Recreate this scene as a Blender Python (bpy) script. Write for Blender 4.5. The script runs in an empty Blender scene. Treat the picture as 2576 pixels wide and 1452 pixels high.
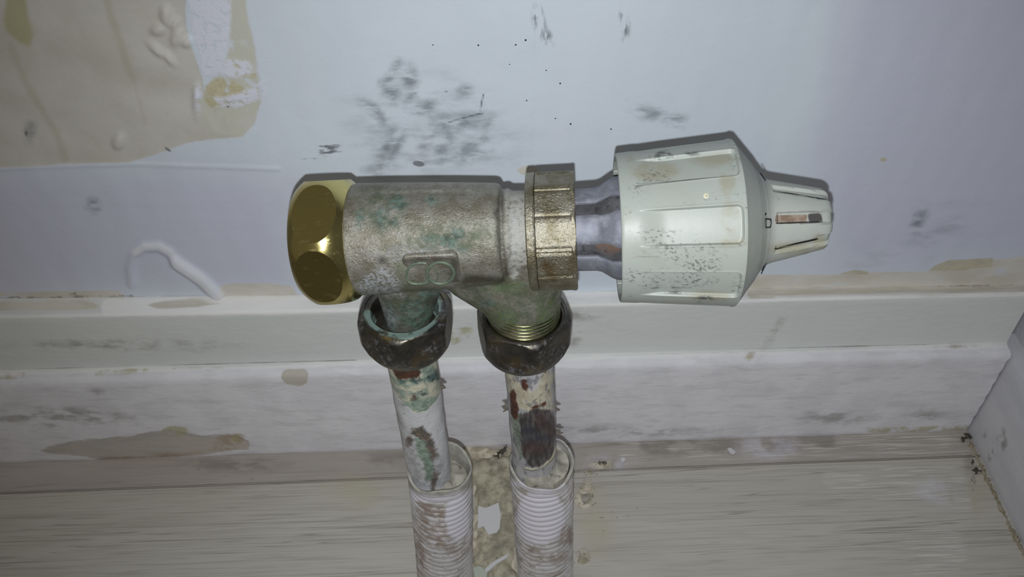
import bpy, bmesh, math, random
import numpy as np
from math import sin, cos, pi, radians, tan, atan2, sqrt
from mathutils import Vector, Matrix
random.seed(7)
rng = np.random.default_rng(7)
scn = bpy.context.scene

# ------------------------------------------------------------ camera, world, light, exposure
F_PX = 2000.0
PITCH, ROLL, YAW = radians(41.3), radians(0.7), radians(-1.5)
CAM = np.array([0, -.24, .2955])
_F = np.array([0, cos(PITCH), -sin(PITCH)]); _U = np.array([0, sin(PITCH), cos(PITCH)]); _R = np.array([1., 0, 0])
_U, _R = cos(ROLL)*_U + sin(ROLL)*_R, cos(ROLL)*_R - sin(ROLL)*_U
_Z = np.array([[cos(YAW), -sin(YAW), 0], [sin(YAW), cos(YAW), 0], [0, 0, 1]])
FW, UP, RT = _Z@_F, _Z@_U, _Z@_R
cam_data = bpy.data.cameras.new('camera')
cam = bpy.data.objects.new('camera', cam_data); scn.collection.objects.link(cam)
cam.matrix_world = Matrix(((RT[0], UP[0], -FW[0], CAM[0]), (RT[1], UP[1], -FW[1], CAM[1]), (RT[2], UP[2], -FW[2], CAM[2]), (0, 0, 0, 1)))
cam_data.sensor_width = 36; cam_data.lens = 36*F_PX/2576; cam_data.clip_start = .005; cam_data.clip_end = 20
scn.camera = cam

world = bpy.data.worlds.new('World'); scn.world = world; world.use_nodes = True
world.node_tree.nodes['Background'].inputs[0].default_value = (1.0, .89, .73, 1)
world.node_tree.nodes['Background'].inputs[1].default_value = .13

ld = bpy.data.lights.new('phone_flash', 'SPOT'); ld.energy = 1.78; ld.color = (.955, .985, 1.0)
ld.shadow_soft_size = .0009; ld.spot_size = radians(104); ld.spot_blend = 1.0
lamp = bpy.data.objects.new('phone_flash', ld); scn.collection.objects.link(lamp)
LP = CAM - UP*.0066 - RT*.0008
lamp.location = LP
aim = FW + UP*.03 + RT*.06
lamp.rotation_euler = Vector(aim).to_track_quat('-Z', 'Y').to_euler()

scn.view_settings.view_transform = 'Standard'; scn.view_settings.look = 'None'
scn.view_settings.exposure = 0.0; scn.view_settings.gamma = 1.0; scn.view_settings.use_curve_mapping = False

# ------------------------------------------------------------ helpers: pixels <-> points
def ray(u, v): return RT*(u-1288)/F_PX - UP*(v-726)/F_PX + FW
def onY(u, v, y): d = ray(u, v); return CAM + d*(y-CAM[1])/d[1]
def onZ(u, v, z=0.): d = ray(u, v); return CAM + d*(z-CAM[2])/d[2]
def onPlane(u, v, P, N): d = ray(u, v); return CAM + d*((P-CAM)@N)/(d@N)
def proj(P):
    q = np.atleast_2d(P)-CAM; w = q@FW
    return np.stack([1288+F_PX*(q@RT)/w, 726-F_PX*(q@UP)/w], 1)
def unit(a): a = np.array(a, float); return a/np.linalg.norm(a)

# signed distance (positive inside), in photograph pixels
def sd_poly(p, pts):
    pts = np.array(pts, float); n = len(pts)
    d = np.full(len(p), 1e9); ins = np.zeros(len(p), bool)
    for i in range(n):
        a, b = pts[i], pts[(i+1) % n]; e = b-a; w = p-a
        t = np.clip((w@e)/max(e@e, 1e-9), 0, 1)
        d = np.minimum(d, np.hypot(*(w-t[:, None]*e).T))
        c = (a[1] > p[:, 1]) != (b[1] > p[:, 1])
        with np.errstate(divide='ignore', invalid='ignore'):
            x = (b[0]-a[0])*(p[:, 1]-a[1])/(b[1]-a[1] if b[1] != a[1] else 1e-9)+a[0]
        ins ^= c & (p[:, 0] < x)
    return np.where(ins, d, -d)
def sd_ell(p, cx, cy, rx, ry, rot=0):
    c, s = cos(radians(rot)), sin(radians(rot)); q = p-np.array([cx, cy])
    x = q[:, 0]*c+q[:, 1]*s; y = -q[:, 0]*s+q[:, 1]*c
    return (1-np.sqrt((x/rx)**2+(y/ry)**2))*min(rx, ry)
def sd_line(p, pts, w):
    d = np.full(len(p), 1e9); pts = np.array(pts, float)
    for a, b in zip(pts[:-1], pts[1:]):
        e = b-a; q = p-a; t = np.clip((q@e)/(e@e), 0, 1)
        d = np.minimum(d, np.hypot(*(q-t[:, None]*e).T))
    return w-d
def sdf(p, prims):
    r = np.full(len(p), -150.)
    for k in prims:
        if k[0] == 'e': s = sd_ell(p, *k[1:])
        elif k[0] == 'l': s = sd_line(p, k[1], k[2])
        else: s = sd_poly(p, k[1])
        r = np.maximum(r, s)
    return np.clip(r, -150, 150)
def E(*a): return ('e',)+a
def L(pts, w): return ('l', pts, w)
def P(*pts): return ('p', pts)

# ------------------------------------------------------------ helpers: objects
def tag(o, label=None, cat=None, group=None, kind=None):
    if label: o['label'] = label
    if cat: o['category'] = cat
    if group: o['group'] = group
    if kind: o['kind'] = kind
    return o
def empty(name, loc):
    o = bpy.data.objects.new(name, None); scn.collection.objects.link(o); o.location = Vector(loc); o.empty_display_size = .01; return o
def root_of(o):
    v = Vector((0, 0, 0))
    while o: v = v+o.location; o = o.parent
    return v
def mesh_obj(name, verts, faces, mat=None, parent=None, smooth=35, loc=None):
    """verts in world space; object origin at its parent's origin, or loc"""
    verts = np.array(verts, float)
    org = np.array(root_of(parent)) if parent else (np.array(loc, float) if loc is not None else np.zeros(3))
    me = bpy.data.meshes.new(name); me.from_pydata((verts-org).tolist(), [], [tuple(map(int, f)) for f in faces]); me.update()
    finish(me, smooth)
    if mat: me.materials.append(mat)
    o = bpy.data.objects.new(name, me); scn.collection.objects.link(o)
    if parent: o.parent = parent
    else: o.location = Vector(org)
    return o
def finish(me, smooth):
    bm = bmesh.new(); bm.from_mesh(me)
    bmesh.ops.recalc_face_normals(bm, faces=bm.faces)
    if smooth:
        a = radians(smooth)
        for f in bm.faces: f.smooth = True
        for e in bm.edges:
            e.smooth = not (len(e.link_faces) == 2 and e.calc_face_angle(0) > a)
    bm.to_mesh(me); bm.free()
def wverts(o):
    me = o.data; n = len(me.vertices); a = np.empty(n*3); me.vertices.foreach_get('co', a)
    return a.reshape(-1, 3)+np.array(root_of(o))
def paint(o, back=True, **masks):
    """stores each stain or paint layer's outline as a distance attribute on the surface itself"""
    W = wverts(o); uv = proj(W); n = len(W)
    facing = None
    if back:
        nr = np.empty(n*3); o.data.vertices.foreach_get('normal', nr); nr = nr.reshape(-1, 3)
        facing = ((CAM-W)*nr).sum(1) > -.0002
    for k, prims in masks.items():
        s = sdf(uv, prims)
        if facing is not None: s = np.where(facing, s, -150)
        at = o.data.attributes.new(k, 'FLOAT', 'POINT'); at.data.foreach_set('value', s.astype(np.float32))

class Frame:
    def __init__(s, O, A, N):
        s.O = np.array(O, float); s.A = unit(A); N = np.array(N, float); s.N = unit(N-(N@s.A)*s.A); s.D = np.cross(s.N, s.A)
    def pt(s, t, r, phi): return s.O+s.A*t+r*(cos(phi)*s.N+sin(phi)*s.D)
    def u2t(s, u, r=0, phi=0):
        lo, hi = -.2, .2
        for _ in range(45):
            m = (lo+hi)/2
            if proj(s.pt(m, r, phi))[0, 0] < u: lo = m
            else: hi = m
        return lo
    def h2r(s, t, h):                                   # half-height in pixels -> radius at t
        dep = (s.pt(t, 0, 0)-CAM)@FW; x = h*dep/F_PX
        return x/sqrt(1+(h/F_PX)**2)
def revolve(fr, prof, phis=64, fn=None, closed=True, caps=True):
    if isinstance(phis, int): phis = [2*pi*i/phis for i in range(phis)]
    m = len(phis); V = []; Fc = []
    for (t, r) in prof:
        for ph in phis:
            rr = fn(t, r, ph) if fn else r
            V.append(fr.pt(t, rr, ph))
    n = len(prof)
    for i in range(n-1):
        for j in range(m if closed else m-1):
            k = (j+1) % m
            Fc.append((i*m+j, i*m+k, (i+1)*m+k, (i+1)*m+j))
    if caps:
        Fc.append(tuple(range(m))); Fc.append(tuple((n-1)*m+j for j in range(m)))
    return V, Fc
def tube(pts, r, n=8, closed=False, flat=1.0, up=None):
    pts = [np.array(p, float) for p in pts]; V = []; Fc = []; N = len(pts)
    rs = r if isinstance(r, (list, tuple)) else [r]*N
    for i, p in enumerate(pts):
        a = pts[(i-1) % N] if (closed or i > 0) else p; b = pts[(i+1) % N] if (closed or i < N-1) else p
        T = unit(b-a); ref = np.array(up if up is not None else [0, 0, 1.]); 
        if abs(T@ref) > .95: ref = np.array([0, 1., 0])
        X = unit(np.cross(T, ref)); Yv = np.cross(X, T)
        for k in range(n):
            an = 2*pi*k/n; V.append(p+rs[i]*(cos(an)*X+flat*sin(an)*Yv))
    for i in range(N if closed else N-1):
        for k in range(n):
            i2 = (i+1) % N; k2 = (k+1) % n
            Fc.append((i*n+k, i*n+k2, i2*n+k2, i2*n+k))
    if not closed: Fc.append(tuple(range(n))); Fc.append(tuple((N-1)*n+k for k in range(n)))
    return V, Fc
def join(*vf):
    V = []; Fc = []
    for v, f in vf:
        o = len(V); V += list(v); Fc += [tuple(i+o for i in q) for q in f]
    return V, Fc
def grid(nu, nv, fn):
    V = [fn(i/(nu-1), j/(nv-1)) for j in range(nv) for i in range(nu)]
    Fc = [(j*nu+i, j*nu+i+1, (j+1)*nu+i+1, (j+1)*nu+i) for j in range(nv-1) for i in range(nu-1)]
    return V, Fc
def lumps(p, s, seed=0):
    """cheap smooth noise in about -1..1, for relief in the mesh"""
    p = np.atleast_2d(p)*s; r = np.random.default_rng(seed); o = np.zeros(len(p))
    for k in range(6):
        d = r.normal(size=3); d /= np.linalg.norm(d); o += np.sin(p@d*(1+.45*k)+r.uniform(0, 6.3))/(1+.3*k)
    return o/2.6

# ------------------------------------------------------------ helpers: materials
GAIN = [1.]
GAINS = dict(wall_paint=1.33, side_wall_paint=1.3, skirting_paint=1.42, side_skirting_paint=1.3, laminate_strip=1.4, laminate_plank=1.45,
    polished_brass=1., tarnished_cast_brass=.68, worn_nickel_nut=.72, blackened_bronze_nut=.85, grey_zinc_collar=.75, grimy_inner_sleeve=.6,
    aged_white_plastic=.76, aged_white_plastic_tip=.76, green_patina=.7, bright_thread=.6, flaking_pipe_paint=1.0, scraped_pipe_paint=.85,
    grimy_white_conduit=.92, crumbly_filler=1.1, old_floor_filler=1.3, paint_flake=1.1)
def srgb(c):
    return tuple(min(.93, GAIN[0]*(x/255/12.92 if x/255 <= .04045 else ((x/255+.055)/1.055)**2.4)) for x in c)+(1.,)
def material(name, color, rough=.6, metal=0., layers=(), bumps=(), spec=.5, tint=None):
    GAIN[0] = GAINS.get(name, 1.)
    m = bpy.data.materials.new(name); m.use_nodes = True; nt = m.node_tree; nd = nt.nodes; lk = nt.links
    b = nd['Principled BSDF']; b.inputs['Specular IOR Level'].default_value = spec
    tc = nd.new('ShaderNodeTexCoord')
    def mapped(stretch, rot=(0, 0, 0)):
        mp = nd.new('ShaderNodeMapping'); mp.inputs['Scale'].default_value = stretch; mp.inputs['Rotation'].default_value = rot
        lk.new(tc.outputs['Object'], mp.inputs['Vector']); return mp.outputs[0]
    def noise(scale, stretch=(1, 1, 1), rot=(0, 0, 0), detail=5, rgh=.6, dist=0.):
        n = nd.new('ShaderNodeTexNoise'); n.inputs['Scale'].default_value = scale; n.inputs['Detail'].default_value = detail
        n.inputs['Roughness'].default_value = rgh; n.inputs['Distortion'].default_value = dist
        lk.new(mapped(stretch, rot), n.inputs['Vector']); return n.outputs['Fac']
    def math_(op, a, c, d=None):
        n = nd.new('ShaderNodeMath'); n.operation = op
        for i, x in enumerate((a, c, d)):
            if x is None: continue
            if isinstance(x, (int, float)): n.inputs[i].default_value = x
            else: lk.new(x, n.inputs[i])
        return n.outputs[0]
    def mrange(x, lo, hi, a=0., c=1.):
        n = nd.new('ShaderNodeMapRange'); n.interpolation_type = 'SMOOTHSTEP'
        n.inputs[1].default_value = lo; n.inputs[2].default_value = hi; n.inputs[3].default_value = a; n.inputs[4].default_value = c
        lk.new(x, n.inputs[0]); return n.outputs[0]
    def mixc(f, a, c):
        n = nd.new('ShaderNodeMix'); n.data_type = 'RGBA'; lk.new(f, n.inputs[0])
        for s, x in ((6, a), (7, c)):
            if isinstance(x, tuple): n.inputs[s].default_value = x
            else: lk.new(x, n.inputs[s])
        return n.outputs[2]
    def mixf(f, a, c):
        n = nd.new('ShaderNodeMix'); lk.new(f, n.inputs[0])
        for s, x in ((2, a), (3, c)):
            if isinstance(x, (int, float)): n.inputs[s].default_value = x
            else: lk.new(x, n.inputs[s])
        return n.outputs[0]
    col = srgb(color); ro = rough; me = metal; heights = []
    if tint:                                            # (second colour, scale, stretch)
        col = mixc(mrange(noise(tint[1], tint[2] if len(tint) > 2 else (1, 1, 1)), .35, .65), col, srgb(tint[0]))
    for ly in layers:
        st = ly.get('stretch', (1, 1, 1)); n = noise(ly.get('scale', 300), st, ly.get('rot', (0, 0, 0)), ly.get('detail', 5), ly.get('rgh', .65))
        if 'attr' in ly:
            at = nd.new('ShaderNodeAttribute'); at.attribute_name = ly['attr']
            x = math_('MULTIPLY_ADD', n, 2*ly.get('amp', 6.), at.outputs['Fac']); x = math_('SUBTRACT', x, ly.get('amp', 6.))
            sf = ly.get('soft', 2.); f = mrange(x, -sf, sf)
            if 'fray' in ly:                            # (scale, lo, hi): breaks the inside up
                f = math_('MULTIPLY', f, mrange(noise(ly['fray'][0], ly.get('fstretch', st), ly.get('rot', (0, 0, 0))), ly['fray'][1], ly['fray'][2]))
        elif 'vein' in ly:                              # thin lines where the noise crosses its middle
            f = mrange(math_('ABSOLUTE', math_('SUBTRACT', n, ly.get('mid', .5)), 0), 0, ly['vein'], 1., 0.)
            f = math_('MULTIPLY', f, mrange(noise(ly['scale']*.3, ly.get('vstretch', st), ly.get('rot', (0, 0, 0))), .38, .6))
        else: f = mrange(n, ly['lo'], ly['hi'])
        if ly.get('k', 1.) != 1.: f = math_('MULTIPLY', f, ly['k'])
        c2 = srgb(ly['color'])
        if 'color2' in ly: c2 = mixc(mrange(noise(ly.get('cscale', 400), st), .4, .6), c2, srgb(ly['color2']))
        col = mixc(f, col, c2)
        if 'rough' in ly: ro = mixf(f, ro, ly['rough'])
        if 'metal' in ly: me = mixf(f, me, ly['metal'])
        if 'h' in ly: heights.append(math_('MULTIPLY', f, ly['h']))
    for k, x in (('Base Color', col), ('Roughness', ro), ('Metallic', me)):
        if isinstance(x, (int, float, tuple)): b.inputs[k].default_value = x
        else: lk.new(x, b.inputs[k])
    for bp in bumps:                                    # (scale, height in metres, stretch)
        heights.append(math_('MULTIPLY', noise(bp[0], bp[2] if len(bp) > 2 else (1, 1, 1), bp[3] if len(bp) > 3 else (0, 0, 0)), bp[1]))
    if heights:
        h = heights[0]
        for x in heights[1:]: h = math_('ADD', h, x)
        bn = nd.new('ShaderNodeBump'); bn.inputs['Distance'].default_value = 1.0; bn.inputs['Strength'].default_value = 1.0
        lk.new(h, bn.inputs['Height']); lk.new(bn.outputs[0], b.inputs['Normal'])
    return m

# ============================================================ THE SETTING
# ---- back wall: fine grid with the plaster relief in the mesh
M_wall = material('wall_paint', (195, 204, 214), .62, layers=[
    dict(scale=9, lo=.42, hi=.62, color=(188, 197, 209), k=.6),
    dict(scale=14, lo=.5, hi=.7, color=(200, 198, 214), k=.4, stretch=(1, 1, .5)),
    dict(attr='lilac', amp=60, scale=14, soft=90, color=(180, 180, 199), k=.65),
    dict(attr='lilac', amp=40, scale=20, soft=60, stretch=(.12, 1, 3), color=(188, 190, 208), k=.35, fray=(55, .45, .6), fstretch=(.1, 1, 2.5)),
    dict(attr='teal', amp=20, scale=30, soft=60, color=(190, 199, 209), k=.5),
    dict(attr='beige', amp=6, scale=160, soft=4, color=(186, 183, 178), color2=(178, 176, 168), cscale=40, h=-.0001),
    dict(attr='streak', amp=6, scale=50, soft=9, color=(166, 161, 146), k=.55),
    dict(attr='moss', amp=8, scale=50, soft=8, color=(160, 158, 122), k=.85),
    dict(attr='column', amp=7, scale=160, soft=5, color=(182, 182, 172), fray=(120, .35, .5)),
    dict(attr='yellow', amp=12, scale=180, soft=4, color=(182, 177, 152), color2=(172, 166, 138), fray=(240, .36, .47)),
    dict(attr='daub', amp=16, scale=160, soft=7, color=(201, 204, 217), h=.00012, fray=(340, .33, .52)),
    dict(attr='cream', amp=6, scale=140, soft=3, stretch=(.4, 1, 1), color=(196, 193, 186), color2=(186, 182, 172), cscale=90, fray=(120, .3, .45)),
    dict(attr='ochre', amp=5, scale=160, soft=2, stretch=(.5, 1, 1), color=(180, 174, 152), color2=(170, 163, 140), k=.85),
    dict(attr='smudge', amp=110, scale=45, soft=75, rot=(0, .6, 0), stretch=(.6, 1, 1.5), color=(112, 120, 128), k=.62, fray=(85, .42, .72)),
    dict(attr='smear', amp=26, scale=150, soft=18, color=(92, 100, 108), k=.7, fray=(190, .33, .58), rot=(0, .7, 0), fstretch=(.5, 1, 1.8)),
    dict(attr='scratch', amp=1.5, scale=350, soft=1.8, color=(70, 76, 84), k=.75, fray=(300, .3, .45)),
    dict(attr='streaky', amp=10, scale=200, soft=5, color=(70, 74, 82), k=.8, fray=(330, .52, .6), fstretch=(.35, 1, 1.3)),
    dict(attr='vstreak', amp=10, scale=200, soft=8, color=(82, 88, 94), k=.75, fray=(330, .46, .6), fstretch=(1.6, 1, .45)),
    dict(attr='ridge', amp=5, scale=140, soft=5, color=(206, 208, 214), k=.7),  # whiter filler on the plaster ridge, its top highlight painted into the colour
    dict(attr='dot', amp=0, scale=300, soft=1.4, color=(38, 40, 44)),
    dict(attr='crack', amp=4, scale=300, soft=1.5, color=(104, 90, 78), k=.6, fray=(160, .45, .6)),
  ], bumps=[(35, .0006, (1, 1, .6)), (180, .00016, (.5, 1, 1)), (900, .00004)])
RIDGE = [L([(333, 712), (329, 672), (338, 640), (362, 622), (398, 620), (428, 636), (446, 664), (478, 684), (512, 706), (552, 744)], 11)]
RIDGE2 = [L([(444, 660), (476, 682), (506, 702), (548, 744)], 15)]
HOLLOW = [P((340, 650), (362, 634), (400, 634), (424, 650), (442, 676), (480, 702), (520, 742), (340, 742))]
BLOBS = [E(398, 74, 17, 13, 0), E(446, 92, 14, 22, 20), E(418, 40, 13, 24, -10), E(470, 105, 12, 12), E(440, 60, 10, 14, 30), E(396, 125, 22, 8, 40), E(425, 145, 16, 6, 50), E(300, 355, 14, 18, 20), E(495, 250, 8, 30, 0)]
xs = np.concatenate([np.linspace(-.7, -.26, 8)[:-1], np.arange(-.26, .2225, .0007), [.2225]])
zs = np.concatenate([np.linspace(.9, .2155, 14)[:-1], np.arange(.215, .074, -.0007), [.04, 0]])
X, Zg = np.meshgrid(xs, zs); W = np.stack([X.ravel(), np.zeros(X.size), Zg.ravel()], 1)
uv = proj(W)
far = (W[:, 2] > .25) | (W[:, 0] < -.3)
def soft(s, w): return np.clip((s+w)/(2*w), 0, 1)**2*(3-2*np.clip((s+w)/(2*w), 0, 1))
hh = .0009*soft(sdf(uv, RIDGE), 8)+.0012*soft(sdf(uv, RIDGE2), 9)-.0004*soft(sdf(uv, HOLLOW), 8)+.0014*soft(sdf(uv, BLOBS), 9)
BE = P((-300, -300), (470, -300), (466, 60), (485, 130), (506, 190), (520, 250), (545, 285), (560, 262), (652, 240), (652, 262), (640, 312), (610, 345), (540, 350), (480, 358), (430, 374), (400, 386), (330, 408), (170, 414), (0, 422), (-500, 434))
hh += soft(sdf(uv, [BE]), 20)*.0004*lumps(W, 160, 3)
hh += .0005*soft(sdf(uv, [L([(-300, 430), (0, 424), (330, 412), (700, 425)], 3)]), 6)
hh += .00022*soft(sdf(uv, [L([(1332, -20), (1340, 120), (1336, 260), (1328, 440)], 4)]), 7)*(1+lumps(W, 300, 9))
hh += .00012*lumps(W*[1, 1, .35], 260, 12)
hh[far] = 0
W[:, 1] -= hh
nx = len(xs); Fw = [(j*nx+i, j*nx+i+1, (j+1)*nx+i+1, (j+1)*nx+i) for j in range(len(zs)-1) for i in range(nx-1)]
n0 = len(W); Wb = W.copy()[[0, nx-1, n0-nx, n0-1]]; Wb[:, 1] = .02
Wall = np.vstack([W, Wb]); Fw += [(n0, n0+1, n0+3, n0+2)]
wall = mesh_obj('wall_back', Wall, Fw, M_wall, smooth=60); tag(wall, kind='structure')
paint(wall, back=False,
  lilac=[P((-300, 428), (600, 430), (735, 470), (735, 735), (-300, 740)), P((2150, -100), (3000, -100), (3000, 640), (2120, 680), (2050, 500)), P((2480, -100), (3000, -100), (3000, 640), (2450, 640))],
  teal=[E(780, 40, 130, 200), E(1750, 150, 250, 160), E(1250, 120, 200, 60)],
  beige=[BE],
  streak=[L([(255, -80), (272, 20), (300, 100), (318, 160), (335, 200)], 9), L([(25, 110), (60, 200), (105, 275), (140, 330), (165, 400)], 8), L([(600, -10), (625, 90), (642, 200)], 8), L([(335, 200), (355, 270), (365, 310)], 3)],
  moss=[P((22, -60), (58, -60), (70, 40), (86, 90), (74, 118), (48, 108), (15, 80), (8, 50))],
  column=[P((555, -60), (612, -60), (624, 60), (640, 120), (650, 200), (655, 260), (610, 345), (540, 335), (500, 250), (530, 200), (572, 140), (580, 60))],
  yellow=[P((516, 218), (545, 198), (590, 205), (632, 232), (610, 250), (560, 258), (535, 270), (516, 255)), P((600, 165), (640, 170), (645, 200), (610, 195)), P((575, 160), (610, 155), (600, 190))],
  daub=[P((470, -60), (580, -60), (578, 60), (568, 130), (545, 185), (512, 192), (498, 120), (478, 50)), E(592, 172, 46, 24, 5), P((540, 250), (600, 235), (665, 205), (670, 240), (610, 268), (560, 268)), E(497, 245, 10, 32)],
  cream=[P((1860, 692), (2100, 690), (2330, 682), (2480, 655), (2620, 640), (2800, 640), (2800, 770), (1860, 775)), P((558, 716), (660, 712), (735, 722), (760, 760), (540, 760)), P((-300, 738), (300, 732), (335, 770), (-300, 790)), E(1330, 430, 26, 12)],
  ochre=[P((2335, 682), (2350, 668), (2382, 655), (2440, 652), (2498, 648), (2496, 672), (2430, 680)), P((2112, 689), (2150, 680), (2186, 684), (2180, 691)), E(2222, 402, 9, 5)],
  smudge=[E(1050, 330, 150, 120, -15), E(1180, 300, 70, 60), E(1130, 370, 110, 50), E(2330, 600, 60, 15, -20)],
  smear=[L([(1012, 342), (994, 378), (980, 400)], 7), L([(1192, 348), (1166, 384)], 6), L([(938, 272), (962, 300)], 7), L([(1128, 352), (1098, 402)], 8), L([(1100, 330), (1060, 372)], 5), L([(1240, 296), (1222, 320)], 6), L([(1215, 350), (1180, 378), (1165, 392)], 6), L([(1040, 230), (1018, 262)], 7), L([(968, 212), (990, 190), (1004, 160)], 9), L([(948, 436), (968, 414)], 4), E(1120, 318, 30, 20), E(985, 238, 24, 26, 20), E(1030, 195, 20, 26), E(1068, 270, 26, 12, -25), L([(990, 330), (970, 380), (955, 425)], 9), L([(1130, 345), (1105, 385), (1098, 405)], 7), L([(1190, 392), (1235, 386)], 4), L([(1070, 408), (1140, 396), (1200, 380)], 4), E(1165, 310, 40, 14, -18), E(925, 265, 22, 10, 20), E(2310, 560, 10, 30, 25), E(1640, 285, 36, 14, 10), E(1700, 300, 20, 16), E(234, 514, 14, 14), E(940, 432, 16, 8), E(1170, 230, 14, 12), E(75, 335, 6, 12)],
  scratch=[L([(1128, 308), (1170, 296), (1216, 284)], 2.2), L([(1216, 238), (1208, 276)], 2.5), E(1053, 412, 15, 7, 8), E(1122, 230, 4, 3), L([(415, 372), (428, 380)], 3), E(66, 335, 4, 11), E(573, 268, 4, 3)],
  streaky=[E(805, 382, 52, 15, -8), E(690, 402, 14, 5, -10)],
  vstreak=[E(1571, 62, 11, 36, -3), E(1356, 55, 14, 42, -12), E(1376, 95, 14, 20, -30)],
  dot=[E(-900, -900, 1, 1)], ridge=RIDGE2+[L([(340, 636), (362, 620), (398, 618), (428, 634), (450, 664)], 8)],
  crack=[L([(-300, 758), (0, 752), (330, 746)], 5), L([(1850, 735), (2576, 716)], 2), L([(170, 745), (190, 738)], 4)])

SPECKS = [E(1203, 114, 3, 3), E(1297, 113, 3, 3), E(1322, 101, 3.4, 3), E(1409, 210, 3, 3), E(1397, 298, 2.6, 2.6), E(1435, 312, 3.8, 3.8), E(1537, 325, 3, 3), E(1325, 253, 2.6, 2.6), E(1089, 113, 2.2, 2.2), E(1282, 162, 2, 2), E(1374, 177, 2.4, 2.4)]
V = []; Fc = []
for _, u, v, a, b in SPECKS:
    c = onY(u, v, 0.); k = a*.0001; o_ = len(V)
    for dy, q_ in ((.0, 1.), (-.00012, .8)):
        for i in range(7): V.append((c[0]+k*q_*cos(i*.9)*(1+.2*sin(i*5+u)), dy, c[2]+k*q_*sin(i*.9)))
    Fc += [(o_+i, o_+(i+1) % 7, o_+7+(i+1) % 7, o_+7+i) for i in range(7)]+[tuple(o_+7+i for i in range(7))]
sp = mesh_obj('dirt_specks', V, Fc, material('black_speck', (40, 42, 46), .8), parent=wall, smooth=0); tag(sp, kind='stuff')
# ---- right wall
M_wall2 = material('side_wall_paint', (196, 198, 205), .62, tint=((186, 187, 196), 30), bumps=[(60, .0004), (400, .00008)])
def rx(y, x0=.2170): return x0+.079*(y+.0135)             # the side wall is a little out of square
def slab(name, ring, y0, y1, mat, n=90, **kw):
    """extrude a closed (dx, z) ring along y following the out-of-square line"""
    V = []; Fc = []; m = len(ring)
    for i in range(n+1):
        y = y0+(y1-y0)*i/n
        for dx, z in ring: V.append((rx(y)+dx, y, z))
    for i in range(n):
        for j in range(m):
            k = (j+1) % m; Fc.append((i*m+j, i*m+k, (i+1)*m+k, (i+1)*m+j))
    Fc += [tuple(range(m)), tuple(n*m+j for j in range(m))]
    return mesh_obj(name, V, Fc, mat, **kw)
wr = slab('wall_right', [(.0125, 0), (.0125, .9), (.03, .9), (.03, 0)], .02, -.7, M_wall2, n=4); tag(wr, kind='structure')

# ---- back skirting board: lofted so that it follows its real, slightly uneven line
M_skirt = material('skirting_paint', (194, 197, 196), .45, layers=[
    dict(scale=26, lo=.4, hi=.65, color=(184, 188, 188), k=.6, stretch=(.3, 1, 1)),
    dict(attr='rough', amp=8, scale=120, soft=5, color=(204, 204, 210), color2=(197, 197, 203), cscale=60, rough=.75, h=.0002),
    dict(attr='rough', amp=8, scale=120, soft=5, stretch=(.35, 1, 1.4), color=(182, 182, 186), fray=(160, .5, .66), k=.5, h=-.00012),
    dict(attr='top', amp=5, scale=140, soft=5, color=(212, 213, 222), rough=.7),
    dict(attr='cream', amp=5, scale=120, soft=3, stretch=(.4, 1, 1), color=(192, 188, 180), color2=(180, 176, 166), cscale=110),
    dict(attr='bead', amp=7, scale=160, soft=5, stretch=(.3, 1, 1), color=(218, 218, 222), h=.00018, k=.8, rough=.7),
    dict(attr='patch', amp=10, scale=170, soft=3.5, stretch=(.5, 1, 1), color=(160, 156, 152), color2=(170, 165, 158), cscale=70, h=-.0003),
    dict(attr='rust', amp=6, scale=200, soft=4, color=(144, 124, 102), k=.6, fray=(200, .35, .55)),
    dict(attr='moss', amp=5, scale=200, soft=3, color=(156, 152, 118), k=.75, fray=(160, .4, .55)),
    dict(attr='chip', amp=4, scale=140, soft=2, color=(172, 168, 160)),
    dict(attr='dirt', amp=14, scale=150, soft=12, color=(120, 117, 112), k=.6, fray=(200, .42, .62), fstretch=(.4, 1, 1)),
    dict(attr='seam', amp=2, scale=250, soft=1.3, stretch=(.3, 1, 1), color=(95, 88, 80), k=.6, fray=(70, .35, .5)),
  ], bumps=[(140, .0004, (.25, 1, 1)), (420, .00022, (.5, 1, 1))])
YT, YU, YL = 0.0, -.0077, -.0135
def zline(y, pts):
    q = [onY(u, v, y) for u, v in pts]; a = np.polyfit([p[0] for p in q], [p[2] for p in q], 1)
    return lambda x: a[0]*x+a[1]
z1 = zline(-.0005, [(0, 756), (1288, 738), (2576, 722)])
z2 = zline(YU, [(0, 800), (560, 790), (2050, 755), (2500, 745)])
z3 = zline(YU, [(0, 936), (1130, 905), (2550, 865)])
prof = [(-.0002, z1, 0), (-.003, None, 0), (YU+.0012, z2, .0003), (YU, z2, -.0008)]
def skirt_pt(k, x):
    a, b, c = z1(x), z2(x), z3(x)
    T = [(.0, a+.0004), (-.0035, a+.45*(b-a)), (YU+.0016, b+.0006), (YU+.0004, b+.0001), (YU, b-.0009)]
    for i in range(1, 14): T.append((YU, b-.0009+(c-b+.0022)*i/14))
    T += [(YU, c+.0012), (YU-.0012, c+.0004), (YU-.0035, c), (YL+.0007, c-.0008), (YL, c-.0022)]
    for i in range(1, 20): T.append((YL, (c-.0022)*(1-i/20)))
    T += [(YL, .0004), (YL+.0008, -.0006)]
    return T[k]
nk = 5+13+5+19+2
nX = 420
def sk(i, j):
    x = -.68+(.2168+.68)*(max(0., (i*1.0)))
    return x
xs2 = np.concatenate([np.linspace(-.68, -.27, 10)[:-1], np.arange(-.27, .2168, .0015), [.2168]])
V = []; Fc = []
for x in xs2:
    for k in range(nk):
        y, z = skirt_pt(k, x); e = x
        if k > 22: e = min(x, .2168-.00065+.00018*sin(k*2.1))
        wob = .00022*lumps((x, 0, z), 170, 5)[0]*(1 if k > 20 else .3)
        V.append((e, y-wob, z))
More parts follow.
